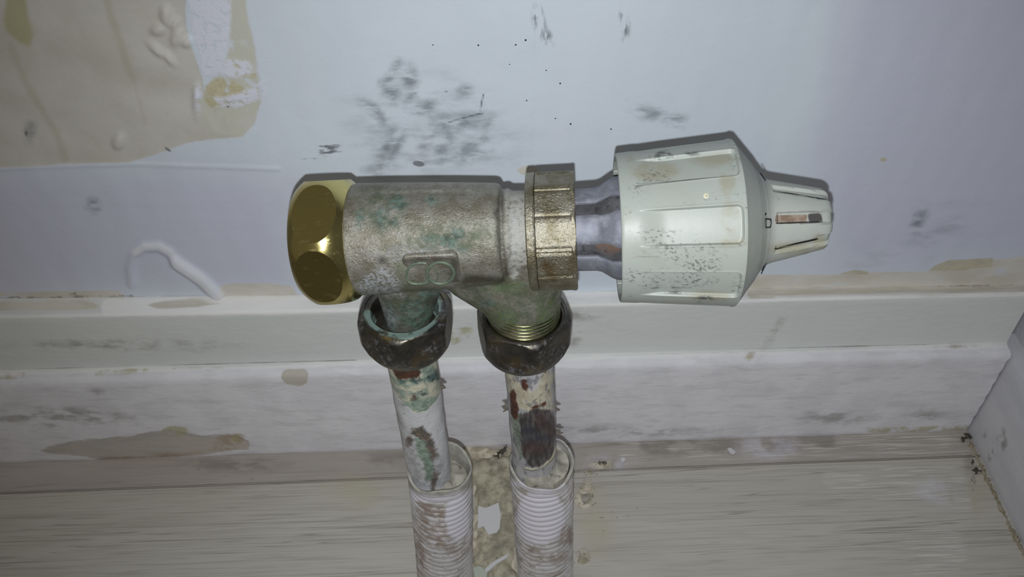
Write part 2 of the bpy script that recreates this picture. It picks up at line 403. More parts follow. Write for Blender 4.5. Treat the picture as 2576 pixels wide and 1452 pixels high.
for i in range(len(xs2)-1):
    for k in range(nk-1): Fc.append((i*nk+k, i*nk+k+1, (i+1)*nk+k+1, (i+1)*nk+k))
b0 = len(V)
for x in (xs2[0], xs2[-1]): V += [(x, .004, skirt_pt(0, x)[1]), (x, .004, -.0006)]
Fc.append(tuple([(len(xs2)-1)*nk+k for k in range(nk)]+[b0+3, b0+2]))
skirt = mesh_obj('baseboard_back', V, Fc, M_skirt, smooth=50); tag(skirt, kind='structure')
LB = [(-300, 946), (0, 938), (560, 926), (1130, 906), (1800, 893), (2545, 868)]
paint(skirt, back=False,
  rough=[P((-400, 948), (0, 940), (1130, 908), (2550, 868), (2700, 870), (2700, 1300), (-400, 1300))],
  top=[P((250, 752), (560, 745), (2576, 722), (2576, 742), (2050, 752), (1200, 768), (740, 792), (260, 796))],
  cream=[P((-400, 755), (220, 752), (262, 778), (-400, 792)), P((370, 766), (480, 748), (600, 745), (1300, 735), (1260, 750), (600, 758), (500, 772), (400, 778)), P((1880, 728), (2600, 715), (2600, 742), (1880, 752))],
  bead=[L(LB, 5), L([(-300, 802), (0, 796), (560, 788), (740, 784), (1500, 768), (2600, 738)], 4), L([(1950, 748), (2576, 732)], 3)],
  patch=[P((95, 1134), (180, 1112), (330, 1098), (360, 1090), (420, 1084), (500, 1095), (590, 1094), (628, 1112), (626, 1130), (560, 1138), (450, 1148), (330, 1158), (240, 1156), (150, 1144))],
  rust=[E(575, 1108, 36, 16, -8), E(430, 1145, 60, 6, -4), E(300, 1155, 50, 5), E(560, 1130, 30, 6), E(1888, 893, 14, 8), E(2400, 872, 40, 3)],
  moss=[E(440, 1085, 32, 14), E(600, 1105, 20, 12), L([(240, 940), (300, 936), (370, 933)], 6), L([(0, 948), (60, 944)], 6), L([(440, 930), (560, 928)], 4), L([(2180, 1083), (2430, 1076)], 6), E(1150, 845, 40, 18, -20), E(1885, 903, 15, 5)],
  chip=[P((708, 936), (722, 928), (770, 928), (776, 940), (772, 964), (755, 972), (720, 966), (708, 956))],
  dirt=[E(2320, 1045, 60, 12), E(2100, 1050, 90, 14), E(1440, 790, 80, 14, 5), E(300, 870, 200, 12), E(150, 1050, 160, 24), E(1440, 860, 20, 12, -45), E(240, 990, 20, 14), E(1560, 1085, 200, 10), E(1960, 815, 50, 6, -60)],
  seam=[L([(1950, 739), (2576, 722)], 2), L([(1400, 886), (2545, 864)], 1.6), L([(0, 930), (900, 906)], 1.2)])
# ---- right skirting
M_skr = material('side_skirting_paint', (188, 189, 194), .6, tint=((178, 179, 186), 60, (1, .4, 1)), layers=[
    dict(attr='spot', amp=10, scale=200, soft=6, color=(112, 108, 98), k=.7, fray=(220, .42, .6)),
    dict(attr='edge', amp=5, scale=200, soft=3, color=(168, 156, 138), color2=(150, 140, 110), cscale=200)], bumps=[(90, .0004), (420, .0001)])
ring = [(.0125, .080), (.009, .0795), (.0062, .078), (.0058, .075), (.0058, .0515), (.0045, .0505), (.0012, .0495), (.0002, .0475)]
ring += [(0, .0475*(1-i/12)) for i in range(1, 13)]+[(.0125, 0)]
skr = slab('baseboard_right', ring, -.0012, -.7, M_skr, n=220, smooth=50); tag(skr, kind='structure')
paint(skr, back=False, spot=[E(2520, 1110, 14, 30, 10), E(2495, 1140, 10, 24), E(2480, 1095, 8, 10), E(2560, 970, 8, 6), E(2505, 900, 14, 4)],
  edge=[L([(2437, 1108), (2455, 1160), (2500, 1255), (2530, 1310), (2580, 1400), (2640, 1500)], 7)])
# ---- floor: subfloor with the laminate planks on it
fl_pts = [(-.7, -.7), (.21, -.7), (.225, 0), (-.7, 0)]
V = [(x, y, z) for z in (-.012, -.03) for x, y in fl_pts]
M_sub = material('subfloor', (60, 54, 48), .9)
floor = mesh_obj('floor', V, [(0, 1, 2, 3), (7, 6, 5, 4), (0, 4, 5, 1), (1, 5, 6, 2), (2, 6, 7, 3), (3, 7, 4, 0)], M_sub, smooth=0); tag(floor, kind='structure')
def laminate(name, c1, c2, seed):
    R_ = (0, 0, radians(2.0)+0)
    return material(name, c1, .42, layers=[
      dict(scale=11+seed, lo=.42, hi=.62, color=c2, k=.8, stretch=(.18, 1, 1), rot=R_),
      dict(scale=210, vein=.018, mid=.5, color=(122, 116, 108), k=.7, stretch=(.016, 1, 1), rot=R_, detail=2),
      dict(scale=300, vein=.018, mid=.44, color=(124, 118, 110), k=.6, stretch=(.02, 1, 1), rot=R_, detail=2),
      dict(scale=380, vein=.018, mid=.55, color=(126, 120, 112), k=.6, stretch=(.014, 1, 1), rot=R_, detail=2),
      dict(scale=900, lo=.50, hi=.66, color=(140, 134, 126), k=.35, stretch=(.03, 1, 1), rot=R_, detail=2),
      dict(attr='scuff', amp=12, scale=140, soft=10, stretch=(.12, 1, 1), color=(206, 203, 198), k=.5, fray=(900, .5, .62), fstretch=(.04, 1, 1)),
      dict(attr='grime', amp=14, scale=140, soft=12, stretch=(.5, 1, 1), color=(116, 110, 104), k=.65, fray=(150, .35, .6)),
      dict(attr='stain', amp=40, scale=90, soft=34, color=(160, 154, 126), k=.45),
      dict(attr='haze', amp=16, scale=120, soft=16, color=(190, 190, 200), k=.5, fray=(90, .35, .6)),
      dict(attr='filler', amp=12, scale=170, soft=5, color=(188, 181, 164), color2=(150, 142, 124), cscale=220, rough=.9, h=.0004),
    ], bumps=[(380, .00005, (.06, 1, 1))])
M_lam1 = laminate('laminate_strip', (168, 162, 156), (152, 146, 141), 0)
M_lam2 = laminate('laminate_plank', (174, 171, 164), (164, 160, 152), 3)
sl = [onZ(0, 1243), onZ(1288, 1190), onZ(2430, 1150)]
sa = np.polyfit([p[0] for p in sl], [p[1] for p in sl], 1)
def seam(x): return sa[0]*x+sa[1]
def plank(name, mat, ya, yb, x0=-.69):
    """ya, yb: functions x -> y of the back and front edges"""
    nx_, ny_ = 240, 60
    V = []; Fc = []
    rows = [(0, -.0007, 0), (0, 0, .0004)]+[(j/ny_, 0, 0) for j in range(1, ny_)]+[(1, 0, -.0004), (1, -.0007, 0)]
    for i in range(nx_+1):
        s = i/nx_; s = s**.6
        for f_, z, off in rows:
            xr = x0+(.2195-x0)*s
            y = ya(xr)*(1-f_)+yb(xr)*f_-off
            xe = min(xr, rx(y)+.001)
            V.append((xe, y, z))
    m = len(rows)
    for i in range(nx_):
        for j in range(m-1): Fc.append((i*m+j, i*m+j+1, (i+1)*m+j+1, (i+1)*m+j))
    b0 = len(V)
    for i in (0, nx_):
        for j in (0, m-1): x, y, z = V[i*m+j]; V.append((x, y, -.0118))
    e = [(i*m) for i in range(nx_+1)]; g = [i*m+m-1 for i in range(nx_+1)]
    Fc += [tuple(e+[b0+2, b0]), tuple(g+[b0+3, b0+1]), (b0, b0+1, b0+3, b0+2), tuple(list(range(m))+[b0+1, b0]), tuple([nx_*m+j for j in range(m)]+[b0+3, b0+2])]
    o = mesh_obj(name, V, Fc, mat, parent=floor, smooth=40)
    paint(o, back=False,
      scuff=[P((1560, 1090), (2430, 1085), (2430, 1140), (1560, 1165)), P((2050, 1180), (2420, 1165), (2450, 1300), (2100, 1250)), E(2350, 1390, 80, 70)],
      grime=[P((1600, 1105), (2100, 1095), (2100, 1130), (1620, 1150)), E(1040, 1160, 120, 20), E(600, 1170, 120, 16), E(2440, 1165, 10, 40), E(2020, 1110, 60, 8)],
      stain=[E(895, 1235, 60, 34), E(1500, 1320, 40, 60), E(2460, 1240, 20, 60), E(1150, 1130, 40, 12)],
      haze=[E(2360, 1240, 60, 30), E(1930, 1125, 70, 30), E(1530, 1168, 50, 18)],
      filler=[P((1165, 1115), (1290, 1140), (1300, 1500), (1180, 1500), (1195, 1250)), E(1470, 1250, 22, 34, 20), E(1468, 1400, 16, 18), E(1250, 1150, 60, 20), E(1515, 1170, 26, 10), E(1480, 1190, 14, 10)])
    return o
p1 = plank('plank', M_lam1, lambda x: YL+.0008, lambda x: seam(x)+.00018)
p2 = plank('plank', M_lam2, lambda x: seam(x)-.00018, lambda x: seam(x)-.19)
p3 = plank('plank', M_lam2, lambda x: seam(x)-.1904, lambda x: seam(x)-.38)

# ============================================================ THE VALVE
Lp = onY(810, 607, -.0739); Rp = onY(2085, 551, -.083)
VF = Frame((Lp+Rp)/2, Rp-Lp, CAM-(Lp+Rp)/2)
if VF.D@UP > 0: VF.D = -VF.D                             # phi grows downwards in the photograph
def T(u): return VF.u2t(u)
def PR(*uh): return [(T(u), VF.h2r(T(u), h)) for u, h in uh]
def vph(t, r, v):
    lo, hi = -pi/2, pi/2
    for _ in range(40):
        m = (lo+hi)/2
        if proj(VF.pt(t, r, m))[0, 1] < v: lo = m
        else: hi = m
    return lo
valve = empty('radiator_valve', VF.pt(0, 0, 0))
tag(valve, 'old thermostatic radiator valve with ribbed off-white head, green-stained body and shiny brass end nut', 'valve')

def cut_solid(V, Fc, planes):
    bm = bmesh.new(); bv = [bm.verts.new(v) for v in V]
    for f in Fc: bm.faces.new([bv[i] for i in f])
    bmesh.ops.recalc_face_normals(bm, faces=bm.faces)
    for co, no in planes:
        g = bmesh.ops.bisect_plane(bm, geom=bm.verts[:]+bm.edges[:]+bm.faces[:], plane_co=Vector(co), plane_no=Vector(no), clear_outer=True, dist=1e-7)
        ed = [e for e in bm.edges if e.is_boundary]
        if ed: bmesh.ops.contextual_create(bm, geom=ed) if False else bmesh.ops.holes_fill(bm, edges=ed, sides=0)
    bm.verts.ensure_lookup_table(); bm.verts.index_update()
    V2 = [tuple(v.co) for v in bm.verts]; F2 = [tuple(v.index for v in f.verts) for f in bm.faces]; bm.free()
    return V2, F2

# ---- materials of the valve
M_brass = material('polished_brass', (202, 190, 126), .2, 1., layers=[dict(scale=900, lo=.56, hi=.66, color=(236, 214, 160), k=.5, rough=.4, stretch=(.4, 1, 1))], bumps=[(700, .00002), (2200, .00001, (.4, 1, 1))])
M_cast = material('tarnished_cast_brass', (176, 174, 164), .40, .5, tint=((146, 140, 124), 190), layers=[
    dict(scale=120, lo=.5, hi=.7, color=(204, 203, 198), k=.55, rough=.6, metal=.3),
    dict(scale=1500, lo=.54, hi=.64, color=(112, 108, 92), k=.55, detail=3),
    dict(scale=2100, lo=.60, hi=.66, color=(232, 226, 208), k=.45, rough=.25, metal=.8, detail=2),
    dict(scale=420, lo=.60, hi=.70, color=(100, 100, 84), k=.5),
    dict(attr='green', amp=30, scale=140, soft=24, color=(98, 112, 86), k=.75, rough=.65, metal=.3, fray=(420, .33, .62)),
    dict(attr='teal', amp=16, scale=300, soft=8, color=(112, 146, 138), color2=(56, 82, 78), cscale=500, k=.75, rough=.8, metal=.05, fray=(1100, .34, .56)),
    dict(attr='lime', amp=18, scale=260, soft=12, color=(104, 130, 74), k=.6, rough=.7, metal=.2, fray=(700, .35, .6)),
    dict(attr='crust', amp=26, scale=300, soft=16, color=(192, 196, 206), k=.75, rough=.85, metal=0., fray=(1200, .38, .60)),
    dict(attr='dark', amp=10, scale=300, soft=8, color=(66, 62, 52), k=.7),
    dict(attr='pale', amp=8, scale=300, soft=7, color=(212, 212, 206), k=.72, metal=.1, rough=.7, fray=(900, .3, .55)),
  ], bumps=[(2600, .00011), (1300, .00014), (260, .00008)])
M_gland = material('worn_nickel_nut', (184, 179, 163), .34, .8, tint=((150, 142, 116), 220), layers=[
    dict(scale=160, lo=.58, hi=.72, color=(190, 190, 180), k=.5, rough=.6, metal=.5),
    dict(scale=1500, lo=.56, hi=.64, color=(104, 98, 76), k=.55, detail=3),
    dict(attr='gouge', amp=3, scale=300, soft=2, color=(50, 48, 44)),
    dict(attr='rust', amp=10, scale=240, soft=8, color=(122, 90, 38), k=.75, fray=(300, .4, .55)),
    dict(attr='gold', amp=2, scale=300, soft=2, color=(214, 196, 70), k=.8)], bumps=[(1900, .00022), (900, .00016)])
M_comp = material('blackened_bronze_nut', (108, 104, 97), .36, .85, tint=((82, 80, 78), 240), layers=[
    dict(scale=170, lo=.5, hi=.68, color=(134, 118, 78), k=.55),
    dict(attr='verd', amp=4, scale=300, soft=4, color=(132, 156, 150), k=.85, rough=.8, metal=.1, fray=(300, .3, .5)),
    dict(attr='chalk', amp=10, scale=300, soft=8, color=(150, 152, 160), k=.45, rough=.8, metal=.1, fray=(700, .48, .66))], bumps=[(900, .00008), (300, .00012)])
M_zinc = material('grey_zinc_collar', (158, 162, 174), .55, .35, tint=((128, 132, 146), 160), layers=[
    dict(scale=220, lo=.5, hi=.68, color=(184, 186, 198), k=.6, rough=.75, metal=.2)], bumps=[(400, .00007)])
M_inner = material('grimy_inner_sleeve', (92, 92, 96), .7, .25, tint=((122, 122, 128), 160), layers=[dict(scale=600, lo=.55, hi=.64, color=(52, 52, 56), k=.7), dict(attr='rust', amp=14, scale=300, soft=8, color=(142, 112, 94), k=.8, fray=(500, .3, .5))], bumps=[(500, .0002)])
M_knob = material('aged_white_plastic', (185, 193, 188), .42, layers=[
    dict(scale=70, lo=.52, hi=.68, color=(172, 172, 160), k=.45),
    dict(scale=1400, lo=.6, hi=.68, color=(150, 150, 142), k=.35),
    dict(scale=40, lo=.4, hi=.65, color=(182, 186, 178), k=.5),
    dict(attr='nicotine', amp=10, scale=160, soft=8, color=(166, 158, 130), k=.55, fray=(170, .35, .58)),
    dict(attr='soot', amp=34, scale=160, soft=12, color=(70, 70, 68), k=.7, rough=.6, fray=(1500, .50, .64), fstretch=(.7, 1.1, 1.1), rot=(0, .6, 0)),
    dict(attr='soot2', amp=4, scale=260, soft=3, color=(50, 50, 50), k=.8, fray=(300, .38, .5)),
    dict(scale=380, lo=.66, hi=.70, color=(96, 96, 92), k=.6, stretch=(.5, 1, 1)),
    dict(attr='line', amp=.6, scale=300, soft=1.1, color=(60, 60, 58), k=.75),
    dict(attr='white', amp=1, scale=200, soft=1.2, color=(224, 222, 200))], bumps=[(120, .00006)], spec=.4)
M_ink = material('black_marking', (28, 28, 32), .5)
M_patina = material('green_patina', (134, 146, 124), .6, .3, tint=((106, 124, 108), 500), bumps=[(600, .00012)])

# ---- polished end nut: turned barrel with six flats cut in it
t0, t1 = T(769), T(906); tc_, hw = (t0+t1)/2, (t1-t0)/2
ap = VF.h2r(tc_, 151)
pr = [(t0+.0003, ap*.55), (t0, ap*.6), (t0, ap*.86)]
for i in range(33):
    s = -1+2*i/32; pr.append((tc_+s*hw*.95, ap*(1.122-.20*abs(s)**2.3)))
pr += [(t1, ap*.86), (t1, ap*.6), (t1-.0003, ap*.55)]
V, Fc = revolve(VF, pr, 144)
pl = []
for k in range(6):
    ph = radians(-27+60*k+1.5); n = cos(ph)*VF.N+sin(ph)*VF.D; pl.append((VF.O+n*ap, n))
V, Fc = cut_solid(V, Fc, pl)
endnut = mesh_obj('end_nut', V, Fc, M_brass, parent=valve, smooth=14); tag(endnut, 'polished yellow brass hex end nut with round flats')
# ---- body: main barrel, shoulder, neck and the two outlets fused into one casting
bodyp = PR((899, 60), (899, 136), (903, 140), (912, 141), (1000, 139), (1150, 133), (1252, 127), (1262, 124), (1266, 118), (1266, 60))
neckp = PR((1225, 50), (1240, 105), (1268, 107), (1276, 112), (1286, 112), (1292, 106), (1345, 104), (1345, 50))
def onaxis_down(u, v, r=0):                               # point below the axis in its vertical plane
    Nrm = np.cross(VF.A, [0, 0, 1.]); return onPlane(u, v, VF.O, unit(Nrm))
Ltop = onaxis_down(1017, 775); Rtop = onaxis_down(1318, 787)
def seg(a, b, ra, rb, n=40, steps=6, bulge=0):
    fr = Frame(a, b-a, CAM-a); Lh = np.linalg.norm(b-a)
    return revolve(fr, [(Lh*i/steps, ra+(rb-ra)*i/steps+bulge*sin(pi*i/steps)) for i in range(steps+1)], n)
# voxel union
def vox(parts, size, name, mat, parent, smooth_it=3):
    bm_obj = mesh_obj(name+'_raw', *join(*parts), smooth=0)
    md = bm_obj.modifiers.new('r', 'REMESH'); md.mode = 'VOXEL'; md.voxel_size = size; md.use_smooth_shade = True
    sm = bm_obj.modifiers.new('s', 'SMOOTH'); sm.iterations = smooth_it; sm.factor = .5
    dg = bpy.context.evaluated_depsgraph_get(); ev = bm_obj.evaluated_get(dg)
    me = bpy.data.meshes.new_from_object(ev); n = len(me.vertices); a = np.empty(n*3); me.vertices.foreach_get('co', a)
    V = a.reshape(-1, 3); Fc = [tuple(p.vertices) for p in me.polygons]
    bpy.data.objects.remove(bm_obj)
    return mesh_obj(name, V, Fc, mat, parent=parent, smooth=80)
dn = np.array([0, 0, -1.])
ax_l = VF.pt(T(1030), 0, 0); ax_r = VF.pt(T(1345), 0, 0); ax_m = VF.pt(T(1215), 0, 0)
bodyparts = [revolve(VF, bodyp, 96), revolve(VF, neckp, 80),
    seg(ax_l, Ltop+dn*.010, .0132, .0052, bulge=-.0004),
    seg(ax_r+VF.A*-.0015, Rtop+dn*.001, .0100, .0098), seg(ax_m+dn*.004, Rtop+dn*.0005, .0092, .0094), seg(ax_m+dn*.003-VF.A*.006, Rtop+dn*-.001-VF.A*.0015, .0082, .0072),
    seg(VF.pt(T(1290), 0, 0), Rtop+dn*.001, .0100, .0096),
    seg(onaxis_down(1168, 688), onaxis_down(1272, 745), .0064, .0072), seg(onaxis_down(1272, 745), Rtop+dn*.0005-VF.A*.001, .0072, .0080), seg(onaxis_down(1140, 672), onaxis_down(1185, 706), .0058, .0056)]
body = vox(bodyparts, .0004, 'valve_body', M_cast, valve, 2)
tag(body, 'cast metal body with green corrosion and two downward outlets')
paint(body,
  green=[E(1030, 780, 90, 60), E(1330, 780, 90, 40), P((900, 700), (1160, 720), (1250, 720), (1300, 760), (1240, 830), (1100, 800), (920, 850)), P((1150, 700), (1420, 700), (1420, 850), (1200, 850)), E(960, 520, 60, 60), E(1130, 600, 130, 40)],
  teal=[E(1000, 510, 24, 18), E(992, 558, 12, 10), E(1128, 612, 34, 14, 20), E(1148, 590, 16, 14), E(1085, 600, 16, 8), E(1050, 790, 50, 44), E(1085, 745, 36, 16), E(960, 548, 14, 30), E(905, 548, 8, 20), E(1088, 505, 20, 14), E(975, 800, 30, 40), E(1225, 760, 16, 10)],
  lime=[E(1275, 722, 40, 16), E(1262, 800, 36, 26), E(1380, 790, 30, 40), E(1010, 690, 10, 30)],
  crust=[P((925, 690), (960, 670), (1000, 700), (1010, 740), (920, 745), (900, 720)), L([(935, 740), (955, 775), (980, 805)], 14), E(1040, 640, 70, 10), E(1300, 560, 12, 90)],
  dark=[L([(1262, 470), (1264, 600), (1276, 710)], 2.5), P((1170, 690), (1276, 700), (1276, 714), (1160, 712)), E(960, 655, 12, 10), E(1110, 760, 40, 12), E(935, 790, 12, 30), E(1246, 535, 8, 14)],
  pale=[P((1270, 475), (1330, 475), (1338, 560), (1345, 660), (1300, 680), (1282, 640), (1272, 560)), L([(1282, 478), (1284, 560), (1292, 690)], 10), L([(960, 485), (1180, 478)], 1.5)])
# ---- emblem pad
tm = T(1078); rb = VF.h2r(tm, 137); pc = radians(41)
Npad = cos(pc)*VF.N+sin(pc)*VF.D; Tpad = -sin(pc)*VF.N+cos(pc)*VF.D
Ppad = VF.O+Npad*(rb*.985)
cors = [(1006, 646), (1150, 641), (1158, 712), (1010, 722)]
q = [onPlane(u, v, Ppad, Npad) for u, v in cors]
loc = [((p-Ppad)@VF.A, (p-Ppad)@Tpad) for p in q]
a0, a1 = loc[0][0]+.0002, loc[1][0]; b0_, b1_ = loc[0][1], min(loc[2][1], loc[0][1]+.0098)
def rrect(inset, cr=.0016, n=6):
    pts = []
    for cx, cy, s in ((a1-cr, b1_-cr, 0), (a0+cr, b1_-cr, 90), (a0+cr, b0_+cr, 180), (a1-cr, b0_+cr, 270)):
        for i in range(n+1):
            an = radians(s+90*i/n); pts.append((cx+(cr-inset)*cos(an), cy+(cr-inset)*sin(an)))
    return pts
rings = [(0, -.004), (0, -.0004), (.0002, -.0001), (.0005, 0), (.0013, 0)]
V = []; m = 28
for ins, dz in rings:
    for x, y in rrect(ins): V.append(Ppad+VF.A*x+Tpad*y+Npad*dz)
Fc = [(i*m+j, i*m+(j+1) % m, (i+1)*m+(j+1) % m, (i+1)*m+j) for i in range(len(rings)-1) for j in range(m)]+[tuple(range(m)), tuple((len(rings)-1)*m+j for j in range(m))]
pad = mesh_obj('emblem_pad', V, Fc, M_cast, parent=body, smooth=60)
def onpad(u, v, h=.0): return onPlane(u, v, Ppad, Npad)+Npad*h
Cpts = [(1072, 663), (1058, 661), (1042, 664), (1030, 671), (1024, 682), (1022, 696), (1026, 707), (1036, 713), (1050, 715), (1066, 713), (1079, 710)]
Opts = [(1108+34*cos(a), 687+27*sin(a)) for a in np.linspace(0, 2*pi, 28)[:-1]]
Apts = [(1090, 672), (1098, 680), (1102, 690), (1100, 702), (1094, 710)]
em = join(tube([onpad(*p) for p in Cpts], .00042, 8, up=Npad), tube([onpad(*p) for p in Opts], .00044, 8, closed=True, up=Npad), tube([onpad(*p) for p in Apts], .00025, 8, up=Npad))
FAR = [E(-900, -900, 1, 1)]
paint(pad, green=[E(1040, 700, 40, 20)], teal=FAR, lime=FAR, crust=[E(1000, 670, 14, 40)], dark=[P((1005, 650), (1150, 646), (1156, 712), (1140, 712), (1136, 664), (1020, 664), (1014, 690), (1005, 690))], pale=FAR)
emb = mesh_obj('raised_emblem', *em, M_patina, parent=body, smooth=60); tag(emb, 'raised C and ring emblem, pale green')
# ---- threads of the right outlet and lip of the left one
RFr = Frame(Rtop, -dn, CAM-Rtop); LFr = Frame(Ltop, -dn, CAM-Ltop)
tp = []
for i in range(90):
    z = .0045-.013*i/89; tp.append((z, .00985+.00032*sin(2*pi*z/.00125)))
tp = [(.0045, .007)]+tp+[(-.0085, .006)]
mesh_obj('threaded_boss', *revolve(RFr, tp, 72), material('bright_thread', (176, 168, 128), .28, .95, tint=((120, 128, 84), 260), bumps=[(400, .00005)]), parent=body, smooth=60)
# ---- compression nuts
def comp_nut(name, fr, corner_deg, inner, label):
    R = .01365; a = .01235
    pr = [(-.0135, .0070), (-.0165, .0078), (-.0166, .0086), (-.0155, .0098), (-.0135, .0115), (-.0110, .0128), (-.0085, .0136), (-.0060, R), (-.0020, R), (-.0012, .0134), (-.0004, .0127), (0, .0119), (0, .0114), (-.0004, .0112), (-.0004, inner+.0002), (-.0010, inner), (-.007, inner)]
    def fn(t, r, ph):
        if r <= a*.97: return r
        d = (ph-radians(corner_deg)-pi/6) % (pi/3)-0
        d = min(d, pi/3-d)                               # angle from nearest flat centre
        lim = a/cos(d); return r if r < lim else lim+(r-lim)*.10
    o = mesh_obj(name, *revolve(fr, pr2(pr), 144, fn), M_comp, parent=valve, smooth=28)
    return tag(o, label)
def pr2(pr, k=3):
    o = []
    for a, b in zip(pr[:-1], pr[1:]):
        for i in range(k): o.append((a[0]+(b[0]-a[0])*i/k, a[1]+(b[1]-a[1])*i/k))
    return o+[pr[-1]]
for fr in (LFr, RFr):
    if fr.D@RT < 0: fr.D = -fr.D
n1 = comp_nut('compression_nut', LFr, -16, .0094, 'dark nut with turquoise-rimmed mouth')
n2 = comp_nut('compression_nut', RFr, 14, .0106, 'dark nut showing bright threads above it')
RIM = [(905+0, 790), (925, 815), (950, 838), (985, 852), (1020, 856), (1055, 850), (1085, 832), (1104, 805), (1110, 765)]
paint(n1, verd=[L([(925, 790), (938, 812), (962, 832), (1000, 843), (1030, 842), (1060, 830), (1085, 808), (1098, 785), (1100, 755)], 11)], chalk=[E(950, 890, 40, 40), E(1090, 890, 30, 30), E(1010, 925, 70, 12), E(1110, 780, 10, 60), E(905, 800, 14, 40)])
paint(n2, verd=[E(1200, 100, 1, 1)], chalk=[E(1390, 890, 40, 40), E(1320, 930, 70, 14), E(1240, 880, 12, 12)])
# ---- gland nut
g0, g1 = T(1329), T(1449)
gr = VF.h2r(T(1400), 152)
cp = PR((1329, 100), (1330, 144), (1333, 148), (1348, 149), (1352, 147), (1353, 141), (1362, 100))
V1 = revolve(VF, cp, 96)
gp = PR((1352, 100), (1354, 159), (1432, 160), (1442, 157), (1449, 148), (1449, 92), (1430, 92))
tG = T(1437)
def gfn(t, r, ph):
    if r < gr*.9: return r
    d = (ph-radians(3.5)) % (pi/6); d = min(d, pi/6-d)
    a = gr*.975; lim = a/cos(d)
    groove = .00032*math.exp(-((d-pi/12+.03)/.028)**2)*(1 if t < tG else 0)
    return min(r, lim)-groove
V2 = revolve(VF, pr2(gp, 4), 288, gfn)
gn = mesh_obj('gland_nut', *join(V1, V2), M_gland, parent=valve, smooth=30)
tag(gn, 'ridged bright metal union nut')
paint(gn, gouge=[P((1384, 500), (1388, 498), (1382, 520), (1374, 530), (1368, 533), (1374, 515))], rust=[E(1402, 680, 10, 26), E(1372, 670, 10, 16)], gold=[P((1394, 596), (1410, 596), (1410, 610), (1394, 610))])
# ---- collar of six bent jaws over an inner sleeve
inp = PR((1440, 96), (1500, 96), (1530, 112), (1600, 124), (1640, 124), (1640, 60))
inn = mesh_obj('inner_sleeve', *revolve(VF, inp, 64), M_inner, parent=valve, smooth=50); tag(inn, 'grimy inner sleeve of the collar')
paint(inn, rust=[P((1490, 596), (1580, 596), (1580, 645), (1530, 640), (1490, 620))])
jp = PR((1444, 104), (1460, 105), (1498, 106), (1510, 110), (1522, 118), (1534, 126), (1546, 131), (1575, 134), (1630, 134))
jaws = []
for k in range(6):
    c = radians(0.5+60*k); V = []; Fc = []
    nph = 14; th = .0009
    for lay in (0, 1):
        for i, (t, r) in enumerate(jp):
            hwid = radians(20.5)-radians(2.2)*(1 if 3 <= i <= 5 else 0)+radians(1.2)*(i > 6)
            for j in range(nph+1):
                V.append(VF.pt(t, r-lay*th-(.0003 if j in (0, nph) else 0)*(1-lay), c-hwid+2*hwid*j/nph))
    m = nph+1; n = len(jp); half = m*n
    for i in range(n-1):
        for j in range(nph):
            a = i*m+j; Fc.append((a, a+1, a+m+1, a+m)); Fc.append((half+a, half+a+m, half+a+m+1, half+a+1))
        for j in (0, nph): a = i*m+j; Fc.append((a, a+m, half+a+m, half+a))
    for j in range(nph):
        for i in (0, n-1): a = i*m+j; Fc.append((a, a+1, half+a+1, half+a))
    jaws.append(mesh_obj('collar_jaw', V, Fc, M_zinc, parent=valve, smooth=40))
# ---- the knob: shell with eight recessed grip panels
kin = PR((1553, 176), (1700, 182), (1840, 190), (1846, 90))
kpx = [(1553, 178), (1552, 183), (1553, 186), (1556, 187.5), (1562, 188)]
def kh(u): return 188+(211-188)*(u-1562)/(1836-1562)
for i in range(1, 31): kpx.append((1562+(1808-1562)*i/30, kh(1562+(1808-1562)*i/30)))
for e in [1584, 1588, 1592, 1596, 1600]+[1809+1.6*i for i in range(15)]+[1833.5, 1834.8]: kpx.append((e, kh(e)))
P0, P1 = 1588, 1829
head = kpx[:5]; mid = sorted(set(kpx[5:]))
tail = [(1836, 211), (1837.2, 209.6), (1839, 207), (1850, 193.5), (1862, 178.5), (1872, 166), (1880, 156.5), (1881.5, 154.6), (1883, 152.4), (1890, 142), (1899, 130), (1906, 121), (1910, 114), (1911, 90)]
kpx = head+mid+tail
kprof = kin[::-1]+PR(*kpx)
tP0, tP1 = T(P0), T(P1)
phs = []
pcs = [radians(1.0+45*k) for k in range(8)]
for c in pcs:
    for d in (-22.5, -20, -17, -15, -14, -13.4, -13.0, -12.7, -12.4, -12.1, -11.8, -11.4, -10.8, -9, -6, -3, 0, 3, 6, 9, 10.8, 11.4, 11.8, 12.1, 12.4, 12.7, 13.0, 13.4, 14, 15, 17, 20): phs.append(c+radians(d))
Rin = VF.h2r(T(1700), 184)
TK = T(1834)
def kfn(t, r, ph):
    if r < Rin*.965 or t > TK: return r
    if t < tP0-.002: return r
    d = min(abs(((ph-c+pi) % (2*pi))-pi) for c in pcs)
    # rounded rectangle in (arc, t)
    arc = d*r; half = radians(12.6)*r; cr = .0014
    qx = arc-half+cr; tc2 = (tP0+tP1)/2; qy = (t-tc2)-(tP1-tP0)/2+cr
    s = -(sqrt(max(qx, 0)**2+max(qy, 0)**2)+min(max(qx, qy), 0)-cr)     # inside positive
    f_ = min(1, max(0, (s+.00005)/.00034)); f_ = f_*f_*(3-2*f_)
    ramp = min(1, max(0, (t-tP0)/.007)); ramp = ramp*ramp*(3-2*ramp)                            # the recess runs out towards the rim
    rim = .00010*math.exp(-((s+.0002)/.0002)**2)*ramp                   # small raised rim
    flat = (r-.0009)*cos(radians(12.6))/cos(min(d, radians(12.6)))
    target = r-.0009*ramp-.0002*ramp*(1-(d/radians(12.6))**2 if d < radians(12.6) else 0)
    return r+(target-r)*f_+rim
knob = mesh_obj('control_knob', *revolve(VF, kprof, phs, kfn), M_knob, parent=valve, smooth=60)
tag(knob, 'wide off-white plastic knob with recessed panels and black smudges')
